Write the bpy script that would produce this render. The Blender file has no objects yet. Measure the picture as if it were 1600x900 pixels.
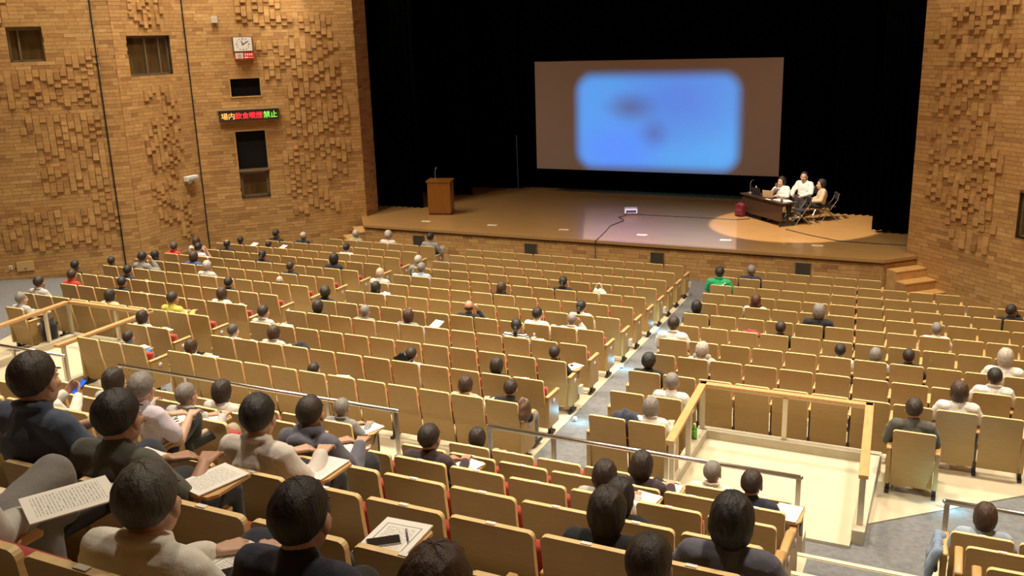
import bpy, bmesh, math, random
import numpy as np
from mathutils import Vector, Matrix, noise
random.seed(7)
S = bpy.context.scene
COL = S.collection
PI = math.pi
ZO = 6.594                      # camera height above the floor at the front row

# ------------------------------------------------------------------ camera
PIT, ROL, YAW = 0.263613, -0.030839, 0.449218
def make_camera():
    fw = Vector((-math.sin(YAW)*math.cos(PIT), math.cos(YAW)*math.cos(PIT), -math.sin(PIT)))
    rt = Vector((math.cos(YAW), math.sin(YAW), 0)); up = rt.cross(fw)
    c, s = math.cos(ROL), math.sin(ROL)
    r2 = c*rt + s*up; u2 = -s*rt + c*up
    cd = bpy.data.cameras.new('camera'); co = bpy.data.objects.new('camera', cd); COL.objects.link(co)
    cd.sensor_fit = 'HORIZONTAL'; cd.sensor_width = 36; cd.lens = 1454.05/1600*36
    cd.clip_start = .05; cd.clip_end = 200
    m = Matrix((r2, u2, -fw)).transposed().to_4x4(); m.translation = (0, 0, ZO)
    co.matrix_world = m
    S.camera = co
make_camera()

# ------------------------------------------------------------------ world, exposure, hall lights
w = bpy.data.worlds.new('world'); S.world = w; w.use_nodes = True
w.node_tree.nodes['Background'].inputs[0].default_value = (1.0, .80, .58, 1)
w.node_tree.nodes['Background'].inputs[1].default_value = .02
S.view_settings.view_transform = 'Standard'; S.view_settings.look = 'None'
S.view_settings.exposure = 0; S.view_settings.gamma = 1

def area(name, loc, size, power, col=(1, .80, .55), target=None, shape='DISK', spread=180):
    d = bpy.data.lights.new(name, 'AREA'); d.shape = shape; d.size = size; d.energy = power; d.color = col
    d.spread = math.radians(spread)
    o = bpy.data.objects.new(name, d); COL.objects.link(o); o.location = loc
    if target: o.rotation_euler = (Vector(target)-Vector(loc)).to_track_quat('-Z', 'Y').to_euler()
    return o
def spot(name, loc, target, power, angle, blend, col=(1, .80, .55), radius=.08):
    d = bpy.data.lights.new(name, 'SPOT'); d.energy = power; d.spot_size = math.radians(angle); d.spot_blend = blend
    d.color = col; d.shadow_soft_size = radius
    o = bpy.data.objects.new(name, d); COL.objects.link(o); o.location = loc
    o.rotation_euler = (Vector(target)-Vector(loc)).to_track_quat('-Z', 'Y').to_euler()
    return o
WARM = (1, .87, .68)
for (x, y, p) in [(-17, 17.5, 310), (-11.5, 17.5, 310), (-6, 17.5, 310), (-.5, 17.5, 310),
                  (-15, 12.5, 300), (-9.5, 12.5, 300), (-4, 12.5, 300), (1.5, 12.5, 270),
                  (-11, 6.5, 210), (-5.5, 6.5, 210), (0, 6.5, 210)]:
    area('ceiling_lamp', (x, y, 12.3), 1.0, p*1.18, WARM, spread=100)
for p, t in [((-17.6, 23.5, 12.4), (-18.4, 24.4, 2)), ((-19.3, 21.7, 12.4), (-20.2, 22.7, 2)), ((-20.6, 17.4, 12.4), (-21.5, 18.4, 2)), ((-22.4, 15.6, 12.4), (-23.3, 16.5, 2)),
             ((-19.6, 20.4, 12.4), (-20.9, 20.5, 2)), ((-1.2, 23.4, 12.4), (-.2, 24.4, 2)), ((.8, 21.4, 12.4), (1.8, 22.4, 2))]:
    area('wall_washer', p, .5, 150, WARM, t, spread=130)
spot('wall_lamp', (-16.6, 21.6, 10.6), (-19.0, 23.9, 7.35), 620, 26, .8, WARM)
spot('wall_lamp', (-.6, 21.6, 10.6), (1.7, 22.9, 7.0), 620, 26, .8, WARM)
# stage spot on the speakers' table
spot('stage_spot', (-6.2, 22.6, 11.6), (-4.25, 28.15, .95), 11000, 23.5, .12, (1, .80, .60), .05)

# the slide projector's beam that spills onto the stage apron (a rectangular gobo in the lamp)
def beam():
    src = Vector((0.1, -1.2, ZO+2.4)); tgt = Vector((-7.8, 27, .93))
    o = spot('projector_lamp', src, tgt, 1, 30, 0, (1, 1, 1), .01)
    M = o.rotation_euler.to_matrix(); Mi = M.inverted()
    def uv(p):
        q = Mi @ (Vector(p)-src); return q.x/-q.z, q.y/-q.z
    pts = [uv(p) for p in [(-11.5, 29.8, .93), (-9.45, 24.36, .93), (-5.1, 24.36, .93), (-5.9, 28.6, .93)]]
    d = o.data; d.use_nodes = True; nt = d.node_tree; N = nt.nodes; L = nt.links
    em = N['Emission']; tc = N.new('ShaderNodeTexCoord'); sp = N.new('ShaderNodeSeparateXYZ'); L.new(tc.outputs['Normal'], sp.inputs[0])
    def mth(op, a, b=None, clamp=False):
        m = N.new('ShaderNodeMath'); m.operation = op; m.use_clamp = clamp
        for i, v in enumerate((a, b)):
            if v is None: continue
            if isinstance(v, (int, float)): m.inputs[i].default_value = v
            else: L.new(v, m.inputs[i])
        return m.outputs[0]
    az = mth('ABSOLUTE', sp.outputs[2]); u = mth('DIVIDE', sp.outputs[0], az); v = mth('DIVIDE', sp.outputs[1], az)
    us = [p[0] for p in pts]; vs = [p[1] for p in pts]
    u0 = (us[0]+us[1])/2; u1 = (us[2]+us[3])/2; v1 = max(vs[0], vs[3]); sl = (vs[2]-vs[1])/(us[2]-us[1]); v0 = mth('ADD', mth('MULTIPLY', mth('SUBTRACT', u, us[1]), sl), vs[1])
    e = .002
    m = mth('MULTIPLY', mth('MULTIPLY', mth('DIVIDE', mth('SUBTRACT', u, u0), e, True), mth('DIVIDE', mth('SUBTRACT', u1, u), e, True)),
            mth('MULTIPLY', mth('DIVIDE', mth('SUBTRACT', v, v0), e, True), mth('DIVIDE', mth('SUBTRACT', v1, v), .05, True)))
    # projected colour drifts from blue grey to violet across the beam
    cr = N.new('ShaderNodeValToRGB'); L.new(mth('DIVIDE', mth('SUBTRACT', u, u0), u1-u0, True), cr.inputs[0])
    el = cr.color_ramp.elements
    el[0].color = (.75, .70, .85, 1); el[1].color = (.62, .72, .95, 1)
    x = el.new(.35); x.color = (.72, .60, 1, 1); x = el.new(.65); x.color = (.6, .74, 1, 1)
    L.new(cr.outputs[0], em.inputs[0]); L.new(mth('MULTIPLY', m, 165000.0), em.inputs[1])
beam()

# ------------------------------------------------------------------ materials
MATS = {}
def nodes_of(name):
    m = bpy.data.materials.new(name); m.use_nodes = True
    nt = m.node_tree; return m, nt, nt.nodes, nt.links, nt.nodes['Principled BSDF']
def mat(name, col, rough=.5, metal=0, noise_amt=0, scale=8, stretch=(1, 1, 1), bump=0, emit=0, coat=0, sheen=0, trans=0, bscale=None):
    if name in MATS: return MATS[name]
    m, nt, N, L, b = nodes_of(name)
    b.inputs['Base Color'].default_value = (*col, 1); b.inputs['Roughness'].default_value = rough
    b.inputs['Metallic'].default_value = metal; b.inputs['Coat Weight'].default_value = coat
    b.inputs['Sheen Weight'].default_value = sheen; b.inputs['Transmission Weight'].default_value = trans
    if emit: b.inputs['Emission Color'].default_value = (*col, 1); b.inputs['Emission Strength'].default_value = emit
    if noise_amt or bump:
        tc = N.new('ShaderNodeTexCoord'); mp = N.new('ShaderNodeMapping'); mp.inputs['Scale'].default_value = stretch
        L.new(tc.outputs['Object'], mp.inputs[0])
        nz = N.new('ShaderNodeTexNoise'); nz.inputs['Scale'].default_value = scale; nz.inputs['Detail'].default_value = 5
        L.new(mp.outputs[0], nz.inputs['Vector'])
        if noise_amt:
            mr = N.new('ShaderNodeMapRange'); mr.inputs[3].default_value = 1-noise_amt; mr.inputs[4].default_value = 1+noise_amt
            mr.inputs[1].default_value = .25; mr.inputs[2].default_value = .75
            L.new(nz.outputs[0], mr.inputs[0])
            mx = N.new('ShaderNodeMix'); mx.data_type = 'RGBA'; mx.blend_type = 'MULTIPLY'; mx.inputs[0].default_value = 1
            mx.inputs[6].default_value = (*col, 1); L.new(mr.outputs[0], mx.inputs[7]); L.new(mx.outputs[2], b.inputs['Base Color'])
        if bump:
            if bscale:
                nz = N.new('ShaderNodeTexNoise'); nz.inputs['Scale'].default_value = bscale; nz.inputs['Detail'].default_value = 4
                L.new(mp.outputs[0], nz.inputs['Vector'])
            bp = N.new('ShaderNodeBump'); bp.inputs['Strength'].default_value = bump; bp.inputs['Distance'].default_value = .02
            L.new(nz.outputs[0], bp.inputs['Height']); L.new(bp.outputs[0], b.inputs['Normal'])
    MATS[name] = m; return m

def brick_material():
    m, nt, N, L, b = nodes_of('fired_brick')
    oi = N.new('ShaderNodeObjectInfo'); ge = N.new('ShaderNodeNewGeometry')
    ad = N.new('ShaderNodeMath'); ad.operation = 'ADD'; L.new(oi.outputs['Random'], ad.inputs[0]); L.new(ge.outputs['Random Per Island'], ad.inputs[1])
    fr = N.new('ShaderNodeMath'); fr.operation = 'FRACT'; L.new(ad.outputs[0], fr.inputs[0])
    cr = N.new('ShaderNodeValToRGB'); L.new(fr.outputs[0], cr.inputs[0])
    el = cr.color_ramp.elements; el[0].color = (.33, .165, .055, 1); el[1].color = (.59, .35, .13, 1)
    for p, c in [(.06, (.40, .21, .070)), (.3, (.47, .262, .088)), (.6, (.50, .285, .098)), (.88, (.535, .31, .108))]:
        x = el.new(p); x.color = (*c, 1)
    tc = N.new('ShaderNodeTexCoord'); nz = N.new('ShaderNodeTexNoise'); nz.inputs['Scale'].default_value = 9; nz.inputs['Detail'].default_value = 6
    mp = N.new('ShaderNodeVectorMath'); mp.operation = 'ADD'; L.new(ge.outputs['Position'], mp.inputs[0]); L.new(oi.outputs['Random'], mp.inputs[1])
    L.new(mp.outputs[0], nz.inputs['Vector'])
    mr = N.new('ShaderNodeMapRange'); mr.inputs[1].default_value = .3; mr.inputs[2].default_value = .7; mr.inputs[3].default_value = .88; mr.inputs[4].default_value = 1.1
    L.new(nz.outputs[0], mr.inputs[0])
    mx = N.new('ShaderNodeMix'); mx.data_type = 'RGBA'; mx.blend_type = 'MULTIPLY'; mx.inputs[0].default_value = 1
    L.new(cr.outputs[0], mx.inputs[6]); L.new(mr.outputs[0], mx.inputs[7]); L.new(mx.outputs[2], b.inputs['Base Color'])
    bp = N.new('ShaderNodeBump'); bp.inputs['Strength'].default_value = .35; bp.inputs['Distance'].default_value = .01
    L.new(nz.outputs[0], bp.inputs['Height']); L.new(bp.outputs[0], b.inputs['Normal'])
    b.inputs['Roughness'].default_value = .75
    MATS['brick'] = m
    return m
BRICK = brick_material()
MORTAR = mat('brick_joint', (.27, .145, .05), .9, noise_amt=.2, scale=6)
PLY = mat('seat_plywood', (.385, .25, .090), .42, noise_amt=.08, scale=6, stretch=(1.2, 1.2, 9))
PLYEDGE = mat('seat_plywood_edge', (.80, .58, .27), .45, noise_amt=.08, scale=20)
ARMWOOD = mat('arm_wood', (.60, .36, .145), .4, noise_amt=.12, scale=7, stretch=(6, 1, 6))
RAILWOOD = mat('rail_wood', (.58, .32, .13), .35, noise_amt=.15, scale=5, stretch=(6, 1, 6), coat=.2)
RED = mat('red_upholstery', (.36, .028, .018), .85, noise_amt=.15, scale=60, sheen=.3)
BLACKMETAL = mat('black_metal', (.02, .019, .018), .45)
STEEL = mat('brushed_steel', (.56, .55, .53), .28, 1)
PALESTEEL = mat('painted_steel', (.62, .56, .42), .4, .3)
CHROME = mat('chrome', (.60, .58, .56), .38, 1)
WHITEPL = mat('white_plastic', (.80, .78, .72), .4)
CREAM = mat('cream_vinyl', (.56, .49, .345), .4, noise_amt=.05, scale=3)
CURB = mat('curb_stone', (.47, .42, .31), .55, noise_amt=.07, scale=6)
CARPET = mat('grey_carpet', (.155, .158, .162), .95, noise_amt=.22, scale=14, bump=.25)
NOSING = mat('stair_nosing', (.72, .66, .45), .45)
STAGEWOOD = mat('stage_boards', (.40, .225, .08), .33, noise_amt=.14, scale=3, stretch=(.4, 6, 1), coat=.15)
LIPWOOD = mat('stage_lip', (.38, .22, .08), .4, noise_amt=.12, scale=4, stretch=(.5, 6, 6))
TREADWOOD = mat('tread_wood', (.62, .36, .12), .4, noise_amt=.1, scale=4)
VELVET = mat('black_velvet', (.0022, .0021, .002), 1.0, noise_amt=.3, scale=4)
VELVET.node_tree.nodes['Principled BSDF'].inputs['Specular IOR Level'].default_value = 0
DARKVOID = mat('black_recess', (.004, .004, .004), .9)
GRILLE = mat('vent_metal', (.13, .11, .085), .5, .4)
WINFRAME = mat('bronze_frame', (.21, .155, .09), .5, .3)
WINPANE = mat('dark_window_glass', (.10, .06, .02), .12, noise_amt=.5, scale=1.6, stretch=(2.5, 2.5, .5))
LECTERN = mat('lectern_veneer', (.26, .10, .014), .35, noise_amt=.12, scale=4, stretch=(5, 5, .6), coat=.2)
DARKWOOD = mat('dark_table_veneer', (.045, .022, .013), .3, noise_amt=.2, scale=4, stretch=(.8, 5, 5), coat=.2)
PAPER = mat('paper', (.84, .82, .76), .7)
SKINS = [mat('skin_a', (.50, .29, .19), .5, noise_amt=.06, scale=14), mat('skin_b', (.44, .245, .155), .5, noise_amt=.06, scale=14), mat('skin_c', (.58, .36, .25), .5, noise_amt=.06, scale=14)]
def cloth(name, col): return mat('cloth_'+name, col, .88, noise_amt=.10, scale=9, bump=.5, sheen=.15, bscale=11)
def hairm(name, col): return mat('hair_'+name, col, .55, noise_amt=.5, scale=60, stretch=(3, 3, .35), bump=.3)
HAIR = dict(black=hairm('black', (.017, .014, .012)), dark=hairm('dark', (.030, .020, .014)), brown=hairm('brown', (.055, .028, .015)),
            auburn=hairm('auburn', (.085, .03, .014)), grey=hairm('grey', (.20, .18, .16)), silver=hairm('silver', (.42, .38, .32)), pepper=hairm('pepper', (.075, .068, .06)))

def printed(name, frame=True):
    """printed handout: grey text lines and a framed title block, as flat print"""
    m, nt, N, L, b = nodes_of(name)
    tc = N.new('ShaderNodeTexCoord'); sp = N.new('ShaderNodeSeparateXYZ'); L.new(tc.outputs['Generated'], sp.inputs[0])
    def mth(op, a, bb=None, c=False):
        q = N.new('ShaderNodeMath'); q.operation = op; q.use_clamp = c
        for i, v in enumerate((a, bb)):
            if v is None: continue
            if isinstance(v, (int, float)): q.inputs[i].default_value = v
            else: L.new(v, q.inputs[i])
        return q.outputs[0]
    x, y = sp.outputs[0], sp.outputs[1]
    def inside(x0, x1, y0, y1):
        return mth('MULTIPLY', mth('MULTIPLY', mth('GREATER_THAN', x, x0), mth('LESS_THAN', x, x1)), mth('MULTIPLY', mth('GREATER_THAN', y, y0), mth('LESS_THAN', y, y1)))
    rows = mth('GREATER_THAN', mth('FRACT', mth('MULTIPLY', y, 27)), .55)
    nz = N.new('ShaderNodeTexNoise'); nz.inputs['Scale'].default_value = 60; nz.inputs['Detail'].default_value = 1
    mp = N.new('ShaderNodeMapping'); mp.inputs['Scale'].default_value = (1, .35, 1); L.new(tc.outputs['Generated'], mp.inputs[0]); L.new(mp.outputs[0], nz.inputs['Vector'])
    ink = mth('MULTIPLY', rows, mth('GREATER_THAN', nz.outputs[0], .5))
    if frame:
        ink = mth('MULTIPLY', ink, inside(.2, .8, .22, .78))
        ink = mth('MAXIMUM', ink, mth('SUBTRACT', inside(.12, .88, .14, .86), inside(.145, .855, .16, .84)))
    else:
        ink = mth('MULTIPLY', ink, inside(.12, .86, .1, .88))
    mx = N.new('ShaderNodeMix'); mx.data_type = 'RGBA'; L.new(mth('MULTIPLY', ink, .75), mx.inputs[0])
    mx.inputs[6].default_value = (.84, .82, .76, 1); mx.inputs[7].default_value = (.10, .10, .11, 1)
    L.new(mx.outputs[2], b.inputs['Base Color']); b.inputs['Roughness'].default_value = .7
    return m
PRINT_A = printed('printed_title_page'); PRINT_B = printed('printed_text_page', False)

# ------------------------------------------------------------------ mesh helpers
class MB:
    def __init__(s): s.v = []; s.f = []; s.m = []
    def add(s, v, f, mi=0):
        o = len(s.v); s.v += [tuple(p) for p in v]; s.f += [tuple(i+o for i in q) for q in f]; s.m += [mi]*len(f)
        return s
    def box(s, c, d, mi=0, R=None):
        x, y, z = d[0]/2, d[1]/2, d[2]/2
        v = [Vector((a, b, e)) for e in (-z, z) for (a, b) in ((-x, -y), (x, -y), (x, y), (-x, y))]
        if R is not None: v = [R @ p for p in v]
        v = [p+Vector(c) for p in v]
        return s.add(v, [(3, 2, 1, 0), (4, 5, 6, 7), (0, 1, 5, 4), (1, 2, 6, 5), (2, 3, 7, 6), (3, 0, 4, 7)], mi)
    def tube(s, p0, p1, r0, r1=None, n=10, mi=0, caps=True):
        r1 = r0 if r1 is None else r1
        p0 = Vector(p0); p1 = Vector(p1); d = (p1-p0)
        q = d.to_track_quat('Z', 'Y') if d.length > 1e-9 else Vector((0, 0, 1)).to_track_quat('Z', 'Y')
        ring = [Vector((math.cos(2*PI*i/n), math.sin(2*PI*i/n), 0)) for i in range(n)]
        v = [p0 + q @ (a*r0) for a in ring]+[p1 + q @ (a*r1) for a in ring]
        f = [(i, (i+1) % n, n+(i+1) % n, n+i) for i in range(n)]
        if caps: f += [tuple(reversed(range(n))), tuple(range(n, 2*n))]
        return s.add(v, f, mi)
    def path(s, pts, r, n=8, mi=0):
        for a, b in zip(pts[:-1], pts[1:]): s.tube(a, b, r, r, n, mi)
        for p in pts[1:-1]: s.ball(p, (r, r, r), n, max(4, n//2), mi)
        return s
    def ball(s, c, r, n=12, m=8, mi=0, R=None):
        if isinstance(r, (int, float)): r = (r, r, r)
        c = Vector(c); v = []; f = []
        def P(x, y, z):
            p = Vector((x*r[0], y*r[1], z*r[2]))
            return c + (R @ p if R is not None else p)
        v.append(P(0, 0, -1))
        for j in range(1, m):
            t = -PI/2+PI*j/m
            for i in range(n): v.append(P(math.cos(t)*math.cos(2*PI*i/n), math.cos(t)*math.sin(2*PI*i/n), math.sin(t)))
        v.append(P(0, 0, 1))
        for i in range(n): f.append((0, 1+(i+1) % n, 1+i))
        for j in range(m-2):
            for i in range(n):
                a = 1+j*n+i; b = 1+j*n+(i+1) % n; f.append((a, b, b+n, a+n))
        k = 1+(m-2)*n
        for i in range(n): f.append((k+i, k+(i+1) % n, len(v)-1))
        return s.add(v, f, mi)
    def caps(s, pts, mi=0, n=14):
        """tapered chain of capsules: [(p, r), ...]"""
        for (a, ra), (b, rb) in zip(pts[:-1], pts[1:]): s.tube(a, b, ra, rb, n, mi)
        for p, r in pts: s.ball(p, r, n, 8, mi)
        return s
    def prism(s, poly, z0, z1, mi=0, top=None):
        n = len(poly); v = [(x, y, z0) for x, y in poly]+[(x, y, z1) for x, y in poly]
        ar = sum(poly[i][0]*poly[(i+1) % n][1]-poly[(i+1) % n][0]*poly[i][1] for i in range(n))
        if ar < 0: v = [v[i] for i in reversed(range(n))]+[v[n+i] for i in reversed(range(n))]
        s.add(v, [tuple(reversed(range(n)))], mi)
        o = len(s.v)-2*n
        s.f.append(tuple(o+n+i for i in range(n))); s.m.append(mi if top is None else top)
        for i in range(n): s.f.append((o+i, o+(i+1) % n, o+n+(i+1) % n, o+n+i)); s.m.append(mi)
        return s
    def mesh(s, name, mats, smooth=False):
        me = bpy.data.meshes.new(name); me.from_pydata(s.v, [], s.f)
        for q in (mats if isinstance(mats, (list, tuple)) else [mats]): me.materials.append(q)
        me.polygons.foreach_set('material_index', s.m)
        if smooth: me.polygons.foreach_set('use_smooth', [True]*len(s.f))
        me.update(); return me
    def build(s, name, mats, parent=None, smooth=False, loc=(0, 0, 0), rz=0):
        return put(name, s.mesh(name, mats, smooth), parent, loc, rz)
def put(name, me, parent=None, loc=(0, 0, 0), rz=0):
    o = bpy.data.objects.new(name, me); COL.objects.link(o); o.location = loc; o.rotation_euler = (0, 0, rz)
    if parent is not None: o.parent = parent
    return o
def empty(name, loc=(0, 0, 0), rz=0, parent=None): return put(name, None, parent, loc, rz)
def tag(o, label, cat, group=None):
    o['label'] = label; o['category'] = cat
    if group: o['group'] = group
    return o
def structure(o, label=None):
    o['kind'] = 'structure'
    if label: o['label'] = label
    return o
def bevel(o, wdt, seg=2):
    m = o.modifiers.new('bevel', 'BEVEL'); m.width = wdt; m.segments = seg; m.limit_method = 'ANGLE'; return o
def finish(mb, name, vox, ratio, mats, smooth_it=4):
    me0 = mb.mesh('raw', [], False); o = bpy.data.objects.new('raw', me0); COL.objects.link(o)
    a = o.modifiers.new('r', 'REMESH'); a.mode = 'VOXEL'; a.voxel_size = vox
    b = o.modifiers.new('s', 'SMOOTH'); b.iterations = smooth_it; b.factor = .5
    c = o.modifiers.new('d', 'DECIMATE'); c.ratio = ratio
    me = bpy.data.meshes.new_from_object(o.evaluated_get(bpy.context.evaluated_depsgraph_get()))
    bpy.data.objects.remove(o); bpy.data.meshes.remove(me0)
    me.name = name; me.materials.clear()
    for q in mats: me.materials.append(q)
    me.polygons.foreach_set('use_smooth', [True]*len(me.polygons)); me.polygons.foreach_set('material_index', [0]*len(me.polygons)); me.update()
    return me
def Rz(a): return Matrix.Rotation(a, 3, 'Z')
def Rx(a): return Matrix.Rotation(a, 3, 'X')

# ------------------------------------------------------------------ row layout
YF = [22.3426, 21.2238, 20.1828, 19.1122, 18.0160, 16.9114, 15.8360, 14.6996, 13.6199, 12.5005, 11.4206, 10.3567]
ZF = [z+ZO for z in (-5.7146, -5.6243, -5.5460, -5.4574, -5.3579, -5.2584, -5.1692, -5.0639, -4.9723, -4.8676, -4.7816, -4.7045)]
YR = [8.11, 7.03, 5.96, 4.88, 3.81, 2.73, 1.65, .57]
ZR = [z+ZO for z in (-4.25, -3.79, -3.335, -2.88, -2.42, -1.96, -1.5, -1.05)]
H = .88
CROSS = 1.04                     # level of the cross aisle behind row twelve
def ramp(y):
    if y <= 10.0: return CROSS-.035
    ys = YF[::-1]; zs = [z-H for z in ZF[::-1]]
    return float(np.interp(y, ys, zs))
def rowinfo(r):
    if isinstance(r, int): return YF[r-1], ZF[r-1]-H
    k = 'ABCDEFGH'.index(r); return YR[k], ZR[k]-H

# ------------------------------------------------------------------ the room shell
A46 = math.radians(46)
L1Q = (-17.68, 25.639); L2q = (-21.235, 21.957); L3F = (-21.086, 19.118); L4E = (-23.68, 16.432); R0 = (-.932, 25.364)
L4X = (L4E[0]-1.6*math.cos(A46), L4E[1]-1.6*math.sin(A46)); R1 = (R0[0]+6.4*.7071, R0[1]-6.4*.7071)
left_poly = [(-17.85, 26.6), L1Q, L2q, L3F, L4X, (L4X[0], -4)]
right_poly = [R0, R1, (R1[0], -4)]
def xleft(y):
    p = left_poly
    for a, b in zip(p[:-1], p[1:]):
        if min(a[1], b[1]) <= y <= max(a[1], b[1]) and a[1] != b[1]: return a[0]+(b[0]-a[0])*(y-a[1])/(b[1]-a[1])
    return p[0][0]
def xright(y):
    p = right_poly
    for a, b in zip(p[:-1], p[1:]):
        if min(a[1], b[1]) <= y <= max(a[1], b[1]) and a[1] != b[1]: return a[0]+(b[0]-a[0])*(y-a[1])/(b[1]-a[1])
    return p[0][0]

def floor_ramp():
    ys = sorted(set([9.0, 10.0]+YF+[24.3, 25.6, 16.432, 15.28, 19.118, 21.957, 25.2, 20.8]))
    v = []; f = []
    for y in ys:
        z = ramp(y); v += [(xleft(y), y, z), (xright(y), y, z)]
    for i in range(len(ys)-1): f.append((2*i, 2*i+1, 2*i+3, 2*i+2))
    m = MB(); m.add(v, f); structure(m.build('floor', CARPET), 'grey carpeted ramp of the aisles')
floor_ramp()
def strip(name, left, right, ys, dz, material, label):
    """raised floor covering that follows the ramp between two edges"""
    m = MB(); v = []
    for y in ys:
        z = ramp(y)
        v += [(left(y), y, z-.05), (left(y), y, z+dz), (right(y), y, z+dz), (right(y), y, z-.05)]
    f = []
    for i in range(len(ys)-1):
        a = 4*i; b = 4*(i+1)
        for k in range(3): f.append((a+k, a+k+1, b+k+1, b+k))
    f += [(0, 3, 2, 1), (4*len(ys)-4, 4*len(ys)-3, 4*len(ys)-2, 4*len(ys)-1)]
    m.add(v, f); structure(m.build(name, material), label)
def lin(pts):
    ys = [p[1] for p in pts][::-1]; xs = [p[0] for p in pts][::-1]
    return lambda y: float(np.interp(y, ys, xs))
strip('floor', lambda y: -12.28+(22.34-y)*.085, lambda y: -5.90+(22.34-y)*.085, [9.72, 10.0]+YF[::-1]+[22.95], .014, CREAM, 'cream floor under the centre block of seats')
strip('floor', lin([(-17.3, 22.95), (-19.2, 20.8), (-19.55, 20), (-19.3, 15.3), (-18.2, 13.2), (-17.6, 12.3), (-16.9, 11.0), (-16.9, 9.72)]),
      lambda y: -13.05+(22.34-y)*.09, [9.72, 10.0]+YF[::-1]+[22.95], .014, CREAM, 'cream floor under the left block of seats')
strip('floor', lambda y: -5.06+(22.34-y)*.085, lin([(-1.2, 22.95), (.5, 21.3), (1.6, 20.2), (3.0, 19), (3.0, 14.2), (1.45, 12.5), (.5, 11.55), (-.6, 10.45), (-.6, 10.2)]),
      [10.2, 10.36, 10.45, 11.42, 11.55, 12.5]+YF[::-1][3:]+[22.95], .014, CREAM, 'cream floor under the right block of seats')
# wheelchair bays: level cream platforms with stone curbs
def bay(x0, x1, y0, y1, n, side):
    m = MB(); m.box(((x0+x1)/2, (y0+y1)/2-.1, CROSS-.4), (x1-x0, y1-y0+.2, .8)); structure(m.build('floor', CREAM), 'cream level floor of the %s wheelchair bay' % side)
    m = MB()
    m.box(((x0+x1)/2, y1+.06, CROSS-.2), (x1-x0+.3, .14, .66)); m.box((x0-.07, (y0+y1)/2-.02, CROSS-.2), (.14, y1-y0+.1, .66)); m.box((x1+.07, (y0+y1)/2-.02, CROSS-.2), (.14, y1-y0+.1, .66))
    o = structure(bevel(m.build('trim_%d' % n, CURB), .008), 'stone curb round the %s wheelchair bay' % side)
bay(-2.84, -.70, 10.05, 12.08, 1, 'right'); bay(-15.45, -13.45, 10.05, 12.08, 2, 'left')

# stepped rear floor
for k in range(8):
    y0 = YR[k]-.14; y1 = YR[k]+.94 if k else 8.55
    if k == 7: y0 = -4
    m = MB(); z = ZR[k]-H
    m.box(((L4X[0]+R1[0])/2, (y0+y1)/2, z/2-.3), (R1[0]-L4X[0]-.1, y1-y0, z+.6)); structure(m.build('floor', CREAM), 'cream seating tier of the rear section')
for xa_, xb_ in ((L4X[0]+.1, -5.95), (-4.79, -1.10), (.12, R1[0]-.1)):
    m = MB(); z = ZR[0]-H; m.box(((xa_+xb_)/2, 8.915, z/2-.3), (xb_-xa_, .73, z+.6)); structure(m.build('floor', CREAM), 'front edge of the rear seating tiers')
def aisle_steps(xa, slope, wd, n):
    for k in range(7):
        x = xa+slope*k; yb = YR[k]-.14; zt = ZR[k]-H
        root = structure(empty('trim_%d' % (n+k), (x, yb, zt)), 'carpeted aisle steps with pale nosing')
        zn = ZR[k+1]-H if k < 7 else zt+.46
        m = MB(); m.box((wd/2, .47, .006), (wd, 1.07, .012)); m.box((wd/2, .16, .115), (wd, .32, .23)); m.build('carpet', CARPET, root)
        m = MB(); m.box((wd/2, .325, .235), (wd, .05, .012)); m.box((wd/2, -.02, zn-zt+.005), (wd, .05, .012)); m.build('nosing', NOSING, root)
    root = structure(empty('trim_%d' % (n+7), (xa, 8.86, 0)), 'carpeted step down to the cross aisle with pale nosing')
    za = ZR[0]-H
    m = MB(); m.box((wd/2, -.095, (CROSS+za)/4), (wd, .43, (CROSS+za)/2)); m.build('carpet', CARPET, root)
    m = MB(); m.box((wd/2, .10, (CROSS+za)/2+.004), (wd, .06, .014)); m.build('nosing', NOSING, root)
aisle_steps(-1.02, .105, 1.14, 10); aisle_steps(-5.95, .105, 1.16, 20)

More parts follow.
